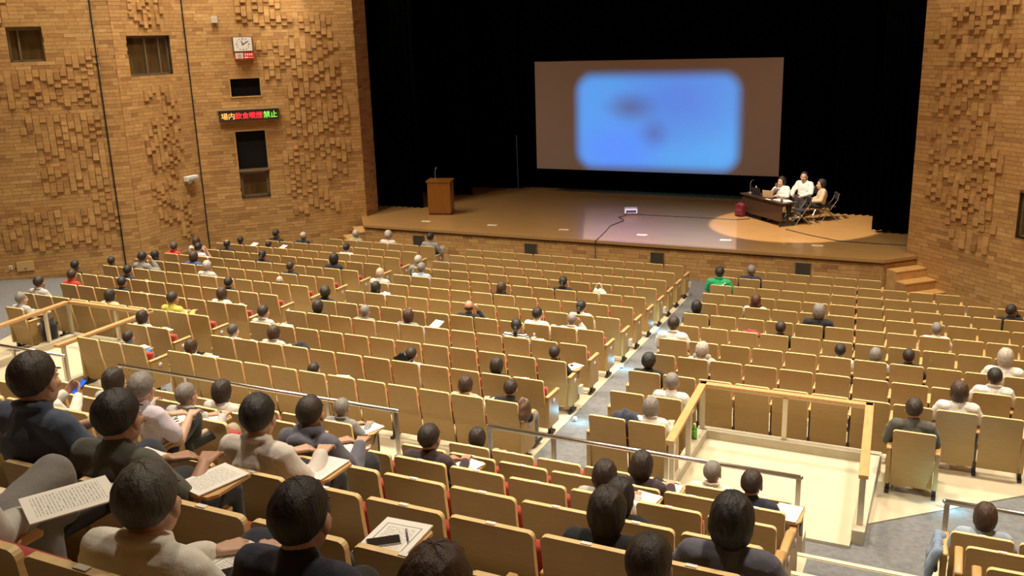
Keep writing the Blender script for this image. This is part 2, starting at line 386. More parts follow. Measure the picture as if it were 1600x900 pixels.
# ---------------------------------------------------------------- brick walls
BRICKBOX = MB().box((0, 0, 0), (1, 1, 1)).mesh('brick', BRICK)
RELIEF = {
 'L4': [(.81, 5.25, 3.15, 6.06), (2.52, 5.89, 3.32, 6.59), (1.12, 4.34, 3.18, 4.89), (1.5, 3.7, 3.14, 4.33), (2.06, 3.29, 3.16, 3.68), (1.45, 2.81, 3.14, 3.45), (2.71, 1.9, 3.21, 3.21), (.42, 1.73, 3.32, 2.23), (.32, 1.27, 3.13, 1.83), (.9, 7.43, 1.3, 7.91)],
 'L3': [(.75, 7.21, 2.07, 7.91), (.83, 5.19, 2.23, 5.45), (1.47, 4.56, 2.21, 5.2), (.82, 4.22, 2.23, 4.58), (.78, 3.59, 1.7, 4.23), (.94, 3.21, 2.2, 4.01), (1.44, 2.68, 1.81, 3.25), (.7, 2.47, 1.53, 2.75), (.81, 2.1, 1.75, 2.63), (.83, 1.54, 2.21, 2.11), (1.67, 1.01, 2.17, 1.93)],
 'L2': [(1.51, 7.34, 2.93, 7.91), (1.94, 7.13, 4.28, 7.42), (3.08, 6.73, 4.47, 7.31), (2.06, 6.39, 4.63, 6.7), (2.81, 6.05, 4.6, 6.38), (2.18, 5.61, 4.57, 6.0), (2.95, 5.0, 4.62, 5.31), (2.97, 4.45, 4.69, 4.95), (2.81, 3.78, 4.75, 4.39), (2.91, 3.12, 4.76, 3.57), (2.63, 1.93, 3.49, 3.27), (3.92, 2.36, 4.65, 3.08), (3.21, 1.46, 4.04, 1.96), (2.67, 1.29, 4.44, 1.57), (3.35, 5.55, 4.56, 5.74)],
 'R': [(.83, 6.73, 2.62, 7.07), (.39, 6.25, 1.99, 6.7), (.7, 6.21, 2.61, 6.45), (.85, 5.82, 2.91, 6.07), (1.63, 5.69, 2.93, 5.83), (.53, 5.22, 2.35, 5.42), (.76, 5.03, 2.16, 5.22), (.52, 4.79, 1.55, 5.01), (.61, 4.52, 2.22, 4.81), (1.52, 4.34, 2.6, 4.63), (.37, 3.85, 2.29, 4.29), (.48, 3.38, 2.71, 3.72), (.51, 2.53, 1.51, 3.3), (1.49, 2.8, 2.5, 3.53), (1.18, 2.26, 2.6, 2.78), (1.22, 2.01, 2.71, 2.34), (1.36, 1.66, 2.21, 2.0), (1.69, 1.46, 2.61, 1.76)]}
CAM = Vector((0, 0, ZO))
def brick_wall(name, label, P, dirv, length, z0, z1, nrm, relief=(), holes=(), proud=.012, thick=.3, rnd=3, lvis=(0, 99, 0, 8.2), cap=300):
    """P start (x, y), dirv along, nrm outwards. The backing is the joint colour, each brick its own block."""
    R = random.Random(rnd)
    d = Vector((dirv[0], dirv[1], 0)).normalized(); n = Vector((nrm[0], nrm[1], 0)).normalized()
    root = structure(empty(name, (P[0], P[1], 0), math.atan2(d.y, d.x)), label)
    s = 1 if Vector((0, 0, 1)).cross(d).dot(n) > 0 else -1         # local +y or -y faces the hall
    bm = MB()
    us = sorted(set([0, length]+[h[0] for h in holes]+[h[2] for h in holes])); zs = sorted(set([z0, z1]+[h[1] for h in holes]+[h[3] for h in holes]))
    for a, b in zip(us[:-1], us[1:]):
        for c, e in zip(zs[:-1], zs[1:]):
            if any(h[0]-1e-6 <= a and b <= h[2]+1e-6 and h[1]-1e-6 <= c and e <= h[3]+1e-6 for h in holes): continue
            bm.box(((a+b)/2, -s*thick/2, (c+e)/2), (b-a, thick, e-c))
    bm.build('joint_backing', MORTAR, root)
    course = .1005; CW = .170; bl = []
    nc = int((z1+.02-z0)/course); ncol = int(length/CW)
    mask = set(); hsh = lambda a, b, c: random.Random(a*7919+b*104729+c*13+rnd).random()
    for ci in range(ncol):
        for pr_ in range(-1, nc//2+1):
            j0 = 2*pr_+(ci % 2)
            if j0 < 0 or j0+1 >= nc: continue
            uc = (ci+.5)*CW; zc = z0+(j0+1)*course
            if any(h[0]-.02 <= uc <= h[2]+.02 and h[1]-.03 <= zc <= h[3]+.03 for h in relief) and hsh(ci, pr_, 1) < .95:
                mask.add((ci, j0)); mask.add((ci, j0+1)); q = hsh(ci, pr_, 2)
                p_ = (.024, .036, .046, .054)[int(hsh(ci, pr_, 3)*4)]; half = hsh(ci, pr_, 4)
                if q < .74: 
                    if half < .38: bl.append((ci*CW+.009, ci*CW+CW-.009, z0+j0*course+.003, z0+(j0+1)*course-.003, proud+p_)); bl.append((ci*CW+.003, ci*CW+CW-.003, z0+(j0+1)*course+.003, z0+(j0+2)*course-.003, proud))
                    else: bl.append((ci*CW+.009, ci*CW+CW-.009, z0+j0*course+.003, z0+(j0+2)*course-.003, proud+p_))
                else: bl.append((ci*CW+.003, ci*CW+CW-.003, z0+j0*course+.003, z0+(j0+2)*course-.003, proud))
    for j in range(nc):
        z = z0+j*course; zc = z+course/2; u = -R.random()*.3 if j % 2 else 0
        while u < length-.02:
            ci = int(max(u, 0)/CW+1e-6)
            if u >= 0 and (ci, j) in mask: u = (ci+1)*CW; continue
            ln = R.choice((.24, .32, .38, .42, .46)); e = min(u+ln, length)
            for c in range(ci, ncol):
                if c*CW >= e: break
                if (c, j) in mask and c*CW > u+1e-6: e = c*CW; break
            a = max(u, 0); b = e; u = e if e > u else u+CW
            if b-a < .03: continue
            segs = [(a, b)]
            for h in holes:
                if h[1] < zc+course*.45 and zc-course*.45 < h[3]:
                    ns = []
                    for (p, q) in segs:
                        if q <= h[0] or p >= h[2]: ns.append((p, q)); continue
                        if p < h[0]-.03: ns.append((p, h[0]))
                        if q > h[2]+.03: ns.append((h[2], q))
                    segs = ns
            for p, q in segs: bl.append((p+.003, q-.003, z+.003, z+course-.003, proud+R.random()*.004))
    def size(t):
        pos = Vector((P[0], P[1], 0))+d*((t[0]+t[1])/2); pos.z = (t[2]+t[3])/2
        vis = 1 if (lvis[0] <= (t[0]+t[1])/2 <= lvis[1] and lvis[2] <= pos.z <= lvis[3]) else 0
        return vis*(t[1]-t[0])/(pos-CAM).length
    bl.sort(key=size, reverse=True)
    stuff = MB()
    for i, (a, b, c, e, pr) in enumerate(bl):
        if i < cap:
            o = put('brick', BRICKBOX, root, ((a+b)/2, s*(pr-.02)/2, (c+e)/2)); o.scale = (b-a, pr+.02, e-c)
        else: stuff.box(((a+b)/2, s*(pr-.02)/2, (c+e)/2), (b-a, pr+.02, e-c))
    if stuff.v:
        o = stuff.build('brickwork', BRICK, root); o['kind'] = 'stuff'
    return root, s
c46, s46 = math.cos(A46), math.sin(A46)
WTOP = 9.4
HOLE_L4 = (1.17, 6.33, 2.02, 7.19); HOLE_L3 = (.49, 5.83, 2.18, 6.93); SPK = (1.18, 5.06, 2.06, 5.59); TALL = (1.17, 1.89, 2.07, 3.98)
o4 = 1.6
brick_wall('wall_left', 'left brick wall panel between the joint and the stage, with clock and message sign', L2q, (c46, s46), 5.12, 0, WTOP, (s46, -c46), RELIEF['L2'], [SPK, TALL], rnd=1)
d3 = Vector((L2q[0]-L3F[0], L2q[1]-L3F[1], 0))
brick_wall('wall_left', 'narrow left brick wall fold with a two pane window', L3F, d3, d3.length, 0, WTOP, (1, .05), RELIEF['L3'], [HOLE_L3], rnd=2)
sh = lambda r: (r[0]+o4, r[1], r[2]+o4, r[3])
brick_wall('wall_left', 'left brick wall panel nearest the back with a small square window', L4X, (c46, s46), math.hypot(L3F[0]-L4X[0], L3F[1]-L4X[1]), 0, WTOP, (s46, -c46), [sh(r) for r in RELIEF['L4']], [sh(HOLE_L4)], rnd=3, lvis=(1.5, 99, .3, 8.2))
dl1 = Vector((-17.85-L1Q[0], 26.6-L1Q[1], 0))
brick_wall('wall_left', 'short brick return of the left wall beside the stage', L1Q, dl1, dl1.length, 0, WTOP, (1, .2), rnd=4, cap=120)
HOLE_R = (3.22, 1.96, 4.4, 2.95)
brick_wall('wall_right', 'right brick wall beside the stage', R0, (.7071, -.7071), 6.4, 0, WTOP, (-.7071, -.7071), RELIEF['R'], [HOLE_R], rnd=5, lvis=(0, 3.6, .2, 7.6))
def plain(name, P, Q, label, n, z1=12.8):
    d = Vector((Q[0]-P[0], Q[1]-P[1], 0)); m = MB(); m.box((d.length/2, 0, z1/2), (d.length, .2, z1)); structure(m.build(name, mat('plain_brick', (.42, .25, .09), .85, noise_amt=.15, scale=4), None, False, (P[0], P[1], 0), math.atan2(d.y, d.x)), label)
plain('wall_left', (L4X[0]-.15, L4X[1]), (L4X[0]-.15, -4), 'left wall behind the camera side', 0)
plain('wall_right', (R1[0]+.15, R1[1]), (R1[0]+.15, -4), 'right wall beside the rear seats', 0)
plain('wall_back', (L4X[0], -4.1), (R1[0], -4.1), 'rear wall behind the last row', 0)
# upper walls up to the ceiling
for P, Q in ((L1Q, L2q), (L2q, L3F), (L3F, L4X), (R0, R1), (L1Q, (-17.85, 26.6))):
    d = Vector((Q[0]-P[0], Q[1]-P[1], 0)); m = MB(); m.box((d.length/2, 0, (WTOP+12.8)/2+.02), (d.length, .1, 12.8-WTOP))
    structure(m.build('wall_left' if P[0] < -5 else 'wall_right', MATS['plain_brick'], None, False, (P[0], P[1], 0), math.atan2(d.y, d.x)), 'upper band of the brick side wall')
m = MB(); m.box((-10, 15, 12.9), (36, 40, .2)); structure(m.build('ceiling', mat('ceiling_plaster', (.42, .34, .24), .9, noise_amt=.05)), 'plaster ceiling of the hall')
# dark expansion joints
def on_wall(P, d, n, u, z, off): return (P[0]+d[0]*u+n[0]*off, P[1]+d[1]*u+n[1]*off, z)
m = MB(); m.box((0, 0, WTOP/2), (.032, .05, WTOP)); structure(m.build('trim_3', DARKVOID, None, False, (L2q[0]+.03, L2q[1]-.0, 0), .8), 'dark expansion joint in the left wall fold')
j4 = Vector((L3F[0], L3F[1], 0))-Vector((c46, s46, 0))*.46
m = MB(); m.box((0, 0, WTOP/2), (.032, .06, WTOP)); structure(m.build('trim_4', DARKVOID, None, False, (j4.x+s46*.045, j4.y-c46*.045, 0), A46), 'dark expansion joint left of the two pane window')

# ---------------------------------------------------------------- windows and openings
def framed_window(n, P, d, nrm, hole, mullions, label, dep=.22, thickf=.05, split=None):
    dv = Vector((d[0], d[1], 0)).normalized(); a = math.atan2(dv.y, dv.x)
    root = structure(empty('window_%d' % n, (P[0]+dv.x*hole[0], P[1]+dv.y*hole[0], hole[1]), a), label)
    nv = Vector((nrm[0], nrm[1], 0)); s = 1 if Vector((0, 0, 1)).cross(dv).dot(nv) > 0 else -1
    W, Hh = hole[2]-hole[0], hole[3]-hole[1]
    m = MB(); t = thickf
    m.box((W/2, -s*dep*.6, t/2), (W, .08, t)); m.box((W/2, -s*dep*.6, Hh-t/2), (W, .08, t)); m.box((t/2, -s*dep*.6, Hh/2), (t, .08, Hh)); m.box((W-t/2, -s*dep*.6, Hh/2), (t, .08, Hh))
    for u in mullions: m.box((W*u, -s*dep*.6, Hh/2), (t*.9, .08, Hh))
    m.build('window_frame', WINFRAME, root)
    eds = [0]+list(mullions)+[1]
    for p, q in zip(eds[:-1], eds[1:]):
        m = MB(); m.box((W*(p+q)/2, -s*dep*.75, Hh/2), (W*(q-p)-.02, .01, Hh-.02)); m.build('pane', WINPANE, root)
    m = MB(); m.box((W/2, -s*(dep*.5), -.01), (W, dep, .02)); m.box((W/2, -s*(dep*.5), Hh+.01), (W, dep, .02)); m.box((-.01, -s*dep*.5, Hh/2), (.02, dep, Hh)); m.box((W+.01, -s*dep*.5, Hh/2), (.02, dep, Hh))
    m.build('reveal', mat('reveal_brown', (.10, .065, .03), .8), root)
    return root
framed_window(1, L4X, (c46, s46), (s46, -c46), sh(HOLE_L4), [.3], 'small square dark window high on the far left wall panel')
framed_window(2, L3F, d3, (1, .05), HOLE_L3, [.46, .78], 'two pane dark control window on the left wall fold')
framed_window(3, L2q, (c46, s46), (s46, -c46), (1.17, 1.89, 2.07, 2.72), [], 'lower small window with bronze frame under the tall black opening', thickf=.09)
framed_window(4, R0, (.7071, -.7071), (-.7071, -.7071), HOLE_R, [], 'dark window at the edge of the right brick wall')
def opening(hole, label, n):
    root = structure(empty('trim_%d' % n, (L2q[0]+c46*hole[0], L2q[1]+s46*hole[0], hole[1]), A46), label)
    W, Hh = hole[2]-hole[0], hole[3]-hole[1]; m = MB()
    m.box((W/2, .22, Hh/2), (W, .02, Hh)); m.box((W/2, .1, 0), (W, .22, .02)); m.box((W/2, .1, Hh), (W, .22, .02)); m.box((0, .1, Hh/2), (.02, .22, Hh)); m.box((W, .1, Hh/2), (.02, .22, Hh))
    m.build('black_lining', DARKVOID, root)
    m = MB(); m.box((W/2, -.012, -.02), (W+.06, .05, .035)); m.box((-.02, -.012, Hh/2), (.035, .05, Hh)); m.box((W+.02, -.012, Hh/2), (.035, .05, Hh)); m.box((W/2, -.012, Hh+.02), (W+.06, .05, .035)); m.build('edging', mat('edge_brick', (.55, .33, .12), .7), root)
opening(SPK, 'small black speaker opening under the clock', 5); opening((1.17, 2.80, 2.07, 3.98), 'tall black speaker opening under the message sign', 6)
m = MB(); m.box((1.62, -.03, 2.76), (.9, .10, .08)); structure(m.build('trim_7', WINFRAME, None, False, (L2q[0], L2q[1], 0), A46), 'bronze transom between opening and window')

# ---------------------------------------------------------------- stage
SZ = .931
apron = [(-17.78, 25.55), (-16.92, 24.34), (-1.41, 24.34), (-.60, 25.15), (-.95, 25.5), (-.9, 33.2), (-18.6, 33.2), (-18.6, 26.7), (-17.85, 26.6)]
m = MB(); m.prism(apron, SZ-.06, SZ, 0); structure(m.build('floor', STAGEWOOD), 'polished wooden stage floor')
m = MB(); m.prism([(-17.72, 25.5), (-16.90, 24.40), (-1.43, 24.40), (-.68, 25.15), (-.95, 25.5), (-17.6, 25.6)], 0, SZ-.06); structure(m.build('trim_8', MORTAR), 'core of the stage front')
brick_wall('wall_stage', 'low brick front of the stage under the wooden lip', (-16.9, 24.39), (1, 0), 15.48, 0, SZ-.07, (0, -1), rnd=8, lvis=(0, 99, 0, 2))
brick_wall('wall_stage', 'angled brick end of the stage front beside the right steps', (-1.43, 24.39), (.75, .75), 1.04, 0, SZ-.07, (.7, -.7), rnd=9, cap=60)
brick_wall('wall_stage', 'angled brick end of the stage front beside the left steps', (-17.72, 25.45), (.82, -1.06), 1.30, 0, SZ-.07, (-.7, -.7), rnd=10, cap=60)
m = MB(); m.box((-9.16, 24.33, SZ-.03), (15.55, .05, .075)); 
m.box((-1.0, 24.75, SZ-.03), (1.16, .05, .075), 0, Rz(math.radians(45))); m.box((-17.35, 24.94, SZ-.03), (1.48, .05, .075), 0, Rz(math.radians(-54)))
structure(m.build('trim_9', LIPWOOD), 'wooden lip along the stage edge')
# corner steps along both side walls
def stage_steps(P, along, across, wd, n, label):
    a = Vector((along[0], along[1], 0)).normalized(); c = Vector((across[0], across[1], 0)).normalized()
    for i in range(3):
        z = SZ-.233*(i+1); p = Vector((P[0], P[1], 0))+a*(.33*i)
        root = structure(empty('trim_%d' % (n+i), p, math.atan2(a.y, a.x)), label)
        cy = c.dot(Vector((-a.y, a.x, 0)))
        m = MB(); m.box((.17, cy*wd/2, z/2-.015), (.34, wd, z-.03)); m.build('riser_block', BRICK, root)
        m = MB(); m.box((.175, cy*(wd/2+.01), z-.015), (.36, wd+.02, .035)); bevel(m.build('tread', TREADWOOD, root), .006)
stage_steps((-1.33, 24.42), (.7071, -.7071), (.7071, .7071), 1.02, 30, 'wooden topped brick step at the right end of the stage')
stage_steps((-17.55, 25.2), (-c46, -s46), (c46*.0+s46, -c46), 1.0, 34, 'wooden topped brick step at the left end of the stage')

# vents in the stage front
for i, x in enumerate((-14.914, -11.092, -7.247, -3.344)):
    root = tag(empty('floor_vent', (x, 24.36, .53)), 'square dark metal vent grille in the stage front, %s from the left' % ('first', 'second', 'third', 'fourth')[i], 'vent', 'vents in the stage front')
    m = MB(); m.box((0, 0, 0), (.36, .03, .33)); m.build('backing', mat('vent_dark', (.05, .04, .03), .7), root)
    m = MB()
    for s in (-1, 1): m.box((s*.18, -.012, 0), (.02, .04, .36)); m.box((0, -.012, s*.17), (.38, .04, .02))
    m.build('frame', GRILLE, root)
    slm = MB().box((0, 0, 0), (.34, .012, .016)).mesh('slat', GRILLE)
    for k in range(9): put('slat', slm, root, (0, -.022, -.14+.035*k))
for i, (x, y) in enumerate([(-15.257, 25.43), (-12.909, 25.49), (-10.501, 25.5), (-8.048, 25.49), (-5.622, 25.51), (-3.165, 25.52)]):
    m = MB(); m.box((0, 0, .006), (.30, .12, .012)); tag(m.build('floor_marker', mat('marker_white', (.86, .78, .58), .5), None, False, (x, y, SZ), .08), 'small pale rectangular plate on the stage floor, %s from the left' % ('first', 'second', 'third', 'fourth', 'fifth', 'sixth')[i], 'floor marker', 'pale plates along the stage edge')

# curtains
def curtain(P, Q, z0, z1, folds, amp, label, cat='curtain'):
    d = Vector((Q[0]-P[0], Q[1]-P[1], 0)); n = Vector((-d.y, d.x, 0)).normalized(); N_ = folds*8; v = []; f = []
    R = random.Random(folds); ph = [R.random()*.5 for _ in range(folds+2)]
    for k in range(3):
        z = z0+(z1-z0)*k/2
        for i in range(N_+1):
            t = i/N_; a = amp*(math.sin(2*PI*folds*t+ph[int(t*folds)])+.25*math.sin(4.3*PI*folds*t))*(1 if k else 1.25)
            p = Vector((P[0], P[1], 0))+d*t+n*a; v.append((p.x, p.y, z))
    for k in range(2):
        for i in range(N_): a = k*(N_+1)+i; f.append((a, a+1, a+N_+2, a+N_+1))
    m = MB(); m.add(v, f); o = m.build('stage_curtain', VELVET, None, True)
    o.modifiers.new('thick', 'SOLIDIFY').thickness = .02
    tag(o, label, cat, 'black stage curtains'); return o
curtain((-18.9, 27.5), (-16.62, 27.55), SZ+.03, 12, 9, .07, 'black pleated leg curtain at the front left of the stage')
curtain((-18.5, 30.4), (-16.2, 30.4), SZ+.03, 12, 9, .07, 'black pleated leg curtain behind the lectern')
curtain((-18.5, 32.0), (-15.1, 32.35), SZ+.03, 12, 14, .07, 'black pleated leg curtain beside the left of the screen')
curtain((-15.4, 32.75), (-3.0, 32.75), SZ+.03, 12, 40, .05, 'black backdrop curtain behind the projection screen')
curtain((-3.45, 30.3), (-.9, 30.2), SZ+.03, 12, 12, .07, 'black pleated leg curtain behind the seated speakers')
curtain((-1.98, 27.75), (-.75, 27.65), SZ+.07, 12, 6, .06, 'black leg curtain at the front right of the stage')
m = MB(); m.box((-9.7, 33.25, 6.4), (18, .1, 12.8)); structure(m.build('wall_stage', DARKVOID), 'black rear wall of the stage')
m = MB(); m.box((-18.75, 29.9, 6.4), (.1, 6.6, 12.8)); m.box((-.62, 29.4, 6.4), (.1, 7.6, 12.8)); structure(m.build('wall_stage', DARKVOID), 'black side walls of the stage')
m = MB(); m.path([(-15.12, 32.2, SZ+.02), (-15.14, 32.2, 3.0)], .012, 6); tag(m.build('hanging_cord', mat('pale_cord', (.25, .23, .20), .7)), 'thin pale cord hanging down the black curtain left of the screen', 'cord')

# projection screen
def screen_material():
    m, nt, N, L, b = nodes_of('screen_with_blurred_slide')
    tc = N.new('ShaderNodeTexCoord'); sp = N.new('ShaderNodeSeparateXYZ'); L.new(tc.outputs['Object'], sp.inputs[0])
    def mth(op, a, bb=None, c=False):
        q = N.new('ShaderNodeMath'); q.operation = op; q.use_clamp = c
        for i, v in enumerate((a, bb)):
            if v is None: continue
            if isinstance(v, (int, float)): q.inputs[i].default_value = v
            else: L.new(v, q.inputs[i])
        return q.outputs[0]
    X, Z = sp.outputs[0], sp.outputs[2]
    def blob(cx, cz, rx, rz, soft=1.0):
        dx = mth('DIVIDE', mth('SUBTRACT', X, cx), rx); dz = mth('DIVIDE', mth('SUBTRACT', Z, cz), rz)
        return mth('SUBTRACT', 1, mth('POWER', mth('ADD', mth('MULTIPLY', dx, dx), mth('MULTIPLY', dz, dz)), .5), True)
    # rounded rectangle with soft edges; local x -4.37..4.37, z 0..3.84
    cx, cz, hx, hz, r = .14, 1.73, 3.0, 1.75, .75
    ax = mth('MAXIMUM', mth('SUBTRACT', mth('ABSOLUTE', mth('SUBTRACT', X, cx)), hx-r), 0); az = mth('MAXIMUM', mth('SUBTRACT', mth('ABSOLUTE', mth('SUBTRACT', Z, cz)), hz-r), 0)
    dist = mth('POWER', mth('ADD', mth('MULTIPLY', ax, ax), mth('MULTIPLY', az, az)), .5)
    mr = N.new('ShaderNodeMapRange'); mr.interpolation_type = 'SMOOTHSTEP'; L.new(dist, mr.inputs[0])
    mr.inputs[1].default_value = r-.42; mr.inputs[2].default_value = r+.12; mr.inputs[3].default_value = 1; mr.inputs[4].default_value = 0
    def mix(f, a, c):
        q = N.new('ShaderNodeMix'); q.data_type = 'RGBA'
        L.new(f, q.inputs[0]) if not isinstance(f, float) else None
        for i, v in ((6, a), (7, c)):
            if isinstance(v, tuple): q.inputs[i].default_value = (*v, 1)
            else: L.new(v, q.inputs[i])
        return q.outputs[2]
    base = (.0, .30, .84)
    c = mix(blob(2.6, .7, 3.2, 2.2), base, (.0, .36, .92))
    c = mix(blob(-2.4, 1.8, 1.6, 2.2), c, (.0, .30, .90))
    c = mix(mth('MULTIPLY', blob(1.0, 2.5, 2.6, 1.9), 1.2, True), c, (.0, .20, .76))
    c = mix(mth('MULTIPLY', blob(-1.2, .75, 1.9, 1.2), 1.5, True), c, (.0, .25, 1.0))
    c = mix(mth('MULTIPLY', blob(-.75, 2.25, 1.15, .62), .9, True), c, (.0, .07, .30))
    c = mix(mth('MULTIPLY', blob(.1, 1.35, .7, .65), .8, True), c, (.0, .09, .42))
    b.inputs['Base Color'].default_value = (.40, .315, .285, 1); b.inputs['Roughness'].default_value = .8
    L.new(c, b.inputs['Emission Color']); L.new(mth('MULTIPLY', mr.outputs[0], .95), b.inputs['Emission Strength'])
    return m
root = tag(empty('projection_screen', (-9.63, 31.5, 1.86)), 'wide grey projection screen with a blurred blue slide, hung at the back of the stage', 'screen')
m = MB(); m.box((0, 0, 1.92), (8.74, .02, 3.84)); m.build('screen_surface', screen_material(), root)
m = MB()
for s in (-1, 1): m.box((s*4.42, 0, 1.92), (.09, .04, 4.0)); m.box((0, 0, 1.92+s*1.965), (8.92, .04, .09))
m.build('black_border', VELVET, root)

# lectern
root = tag(empty('lectern', (-15.43, 26.75, SZ), .24), 'orange brown veneered lectern standing alone on the left of the stage', 'lectern')
m = MB(); m.box((0, .02, .585), (.78, .46, 1.05)); bevel(m.build('body', LECTERN, root), .008)
m = MB(); m.box((0, 0, .03), (.74, .42, .06)); m.build('plinth', mat('plinth_brown', (.10, .035, .01), .5), root)
m = MB(); m.box((0, .02, 1.13), (.84, .52, .05), 0, Rx(.05)); m.build('top', LECTERN, root)
m = MB(); m.path([(-.17, .05, 1.15), (-.17, .05, 1.43), (-.14, .02, 1.50)], .012, 8); m.tube((-.14, .02, 1.50), (-.09, -.03, 1.57), .02, .02, 8); m.tube((-.17, .05, 1.15), (-.17, .05, 1.17), .05, .05, 12)
m.build('microphone', CHROME, root)

# floor projector and cables
root = tag(empty('floor_projector', (-9.36, 28.45, SZ), .35), 'small white projector sitting on the stage floor in front of the screen', 'projector')
m = MB(); m.box((0, 0, .13), (.42, .34, .16)); bevel(m.build('case', WHITEPL, root), .03, 3)
m = MB(); m.tube((.08, .17, .14), (.08, .21, .14), .05, .045, 14); m.build('lens', BLACKMETAL, root)
m = MB(); m.box((0, -.172, .12), (.32, .01, .08)); m.build('rear_panel', BLACKMETAL, root)
for sx in (-1, 1):
    m = MB(); m.tube((sx*.15, 0, 0), (sx*.15, 0, .06), .02, .02, 8); m.build('foot', BLACKMETAL, root)
def cable(pts, label, r=.012):
    m = MB(); m.path([(x, y, z) for x, y, z in pts], r, 6); tag(m.build('cable', mat('black_cable', (.015, .014, .014), .6)), label, 'cable')
cable([(-9.44, 28.25, SZ+.1), (-9.44, 28.1, SZ+.012), (-9.55, 27.8, SZ+.012), (-9.3, 27.5, SZ+.012), (-9.22, 27.3, SZ+.012), (-9.35, 26.4, SZ+.012), (-9.2, 25.6, SZ+.012), (-9.04, 24.42, SZ+.012), (-9.04, 24.28, SZ+.01), (-9.04, 24.27, .05)], 'thin black cable running from the floor projector down over the stage edge')
cable([(-9.3, 28.3, SZ+.1), (-9.1, 28.42, SZ+.012), (-8.0, 28.42, SZ+.012), (-6.97, 28.44, SZ+.012), (-5.97, 28.42, SZ+.012), (-5.6, 28.7, SZ+.012)], 'thin black cable running from the floor projector to the speakers table')
cable([(-4.3, 27.4, SZ+.012), (-3.5, 26.75, SZ+.012), (-2.71, 26.25, SZ+.012), (-1.9, 26.2, SZ+.012), (-1.0, 26.2, SZ+.012)], 'thin black cable running from the speakers table to the right wing')

# speakers' table and what stands on it
TA = math.radians(-45.5); TC = Vector((-5.06, 28.62, SZ))
def tp(u, v, z=0): p = Rz(TA) @ Vector((u, v, 0)); return (TC.x+p.x, TC.y+p.y, SZ+z)
root = tag(empty('folding_table', TC, TA), 'long dark wooden folding table with modesty panel at the right of the stage', 'table')
m = MB(); m.box((0, 0, .70), (2.25, .56, .035)); bevel(m.build('table_top', DARKWOOD, root), .006)
m = MB(); m.box((0, -.22, .40), (2.1, .025, .50)); m.build('modesty_panel', DARKWOOD, root)
for sx in (-1, 1):
    m = MB(); m.box((sx*1.0, .02, .38), (.05, .06, .62)); m.box((sx*1.0, 0, .075), (.05, .52, .05))
    for sy in (-1, 1): m.tube((sx*1.0-.015, sy*.24, .03), (sx*1.0+.015, sy*.24, .03), .03, .03, 10)
    m.build('leg', BLACKMETAL, root)
T0 = .7175
m = MB(); m.tube((0, 0, 0), (0, 0, .02), .07, .065, 16); m.path([(0, 0, .02), (0, 0, .30), (.03, -.0, .36), (.10, .0, .40)], .010, 8)
root = tag(empty('desk_microphone', tp(-1.0, .02, T0), TA), 'gooseneck microphone on round base at the left end of the dark table', 'microphone')
m.build('stand', CHROME, root); m = MB(); m.tube((.10, 0, .40), (.19, 0, .43), .016, .014, 8); m.build('capsule', BLACKMETAL, root)
def bottle(loc, h, r, body, cap, label, group=None):
    root = tag(empty('bottle', loc), label, 'bottle', group)
    m = MB(); m.tube((0, 0, 0), (0, 0, h*.62), r, r, 14); m.tube((0, 0, h*.62), (0, 0, h*.82), r, r*.42, 14); m.tube((0, 0, h*.82), (0, 0, h*.9), r*.42, r*.42, 14); m.build('bottle_body', body, root, True)
    m = MB(); m.tube((0, 0, h*.88), (0, 0, h), r*.5, r*.5, 12); m.build('cap', cap, root)
    m = MB(); m.tube((0, 0, h*.2), (0, 0, h*.52), r*1.02, r*1.02, 14, caps=False); m.build('paper_label', WHITEPL if body is not MATS.get('green_bottle') else mat('green_wrap', (.10, .42, .03), .4), root, True)
CLEARPL = mat('clear_bottle', (.75, .74, .70), .1, trans=.5)
GREENPL = mat('green_bottle', (.08, .36, .02), .25)
bottle(tp(-.80, .10, T0), .23, .033, CLEARPL, WHITEPL, 'clear water bottle beside the gooseneck microphone on the table')
def laptop(loc, a, lid, label, tilt=.3):
    root = tag(empty('laptop', loc, a), label, 'laptop')
    m = MB(); m.box((0, 0, .01), (.34, .24, .018)); m.build('keyboard_base', BLACKMETAL, root)
    m = MB(); m.box((0, -.12-.11*math.sin(tilt), .018+.115*math.cos(tilt)), (.34, .012, .23), 0, Rx(tilt)); bevel(m.build('lid', lid, root), .004)
laptop(tp(-.55, .05, T0), TA+.25, BLACKMETAL, 'black laptop with open lid near the left end of the dark table')
laptop(tp(.06, .02, T0), TA+.5, mat('tan_lid', (.42, .30, .17), .4), 'tan lidded laptop in front of the speaker with the microphone', .22)
for i, (u, v, rz, lab) in enumerate([(.55, .02, .2, 'white papers near the right end of the dark table'), (.80, .1, -.3, 'second white paper sheet at the right end of the dark table'), (.30, -.2, .05, 'thin white paper strip at the front edge of the dark table')]):
    m = MB(); m.box((0, 0, .004), (.32 if i < 2 else .22, .24 if i < 2 else .06, .008)); tag(m.build('handout', PAPER, None, False, tp(u, v, T0), TA+rz), lab, 'paper')
m = MB(); m.tube((0, 0, 0), (0, 0, .09), .03, .036, 14); m.tube((0, 0, .07), (0, 0, .089), .033, .033, 12); tag(m.build('cup', mat('brown_cup', (.22, .12, .05), .5), None, True, tp(.72, -.02, T0+.008)), 'small brown cup among the papers on the dark table', 'cup')
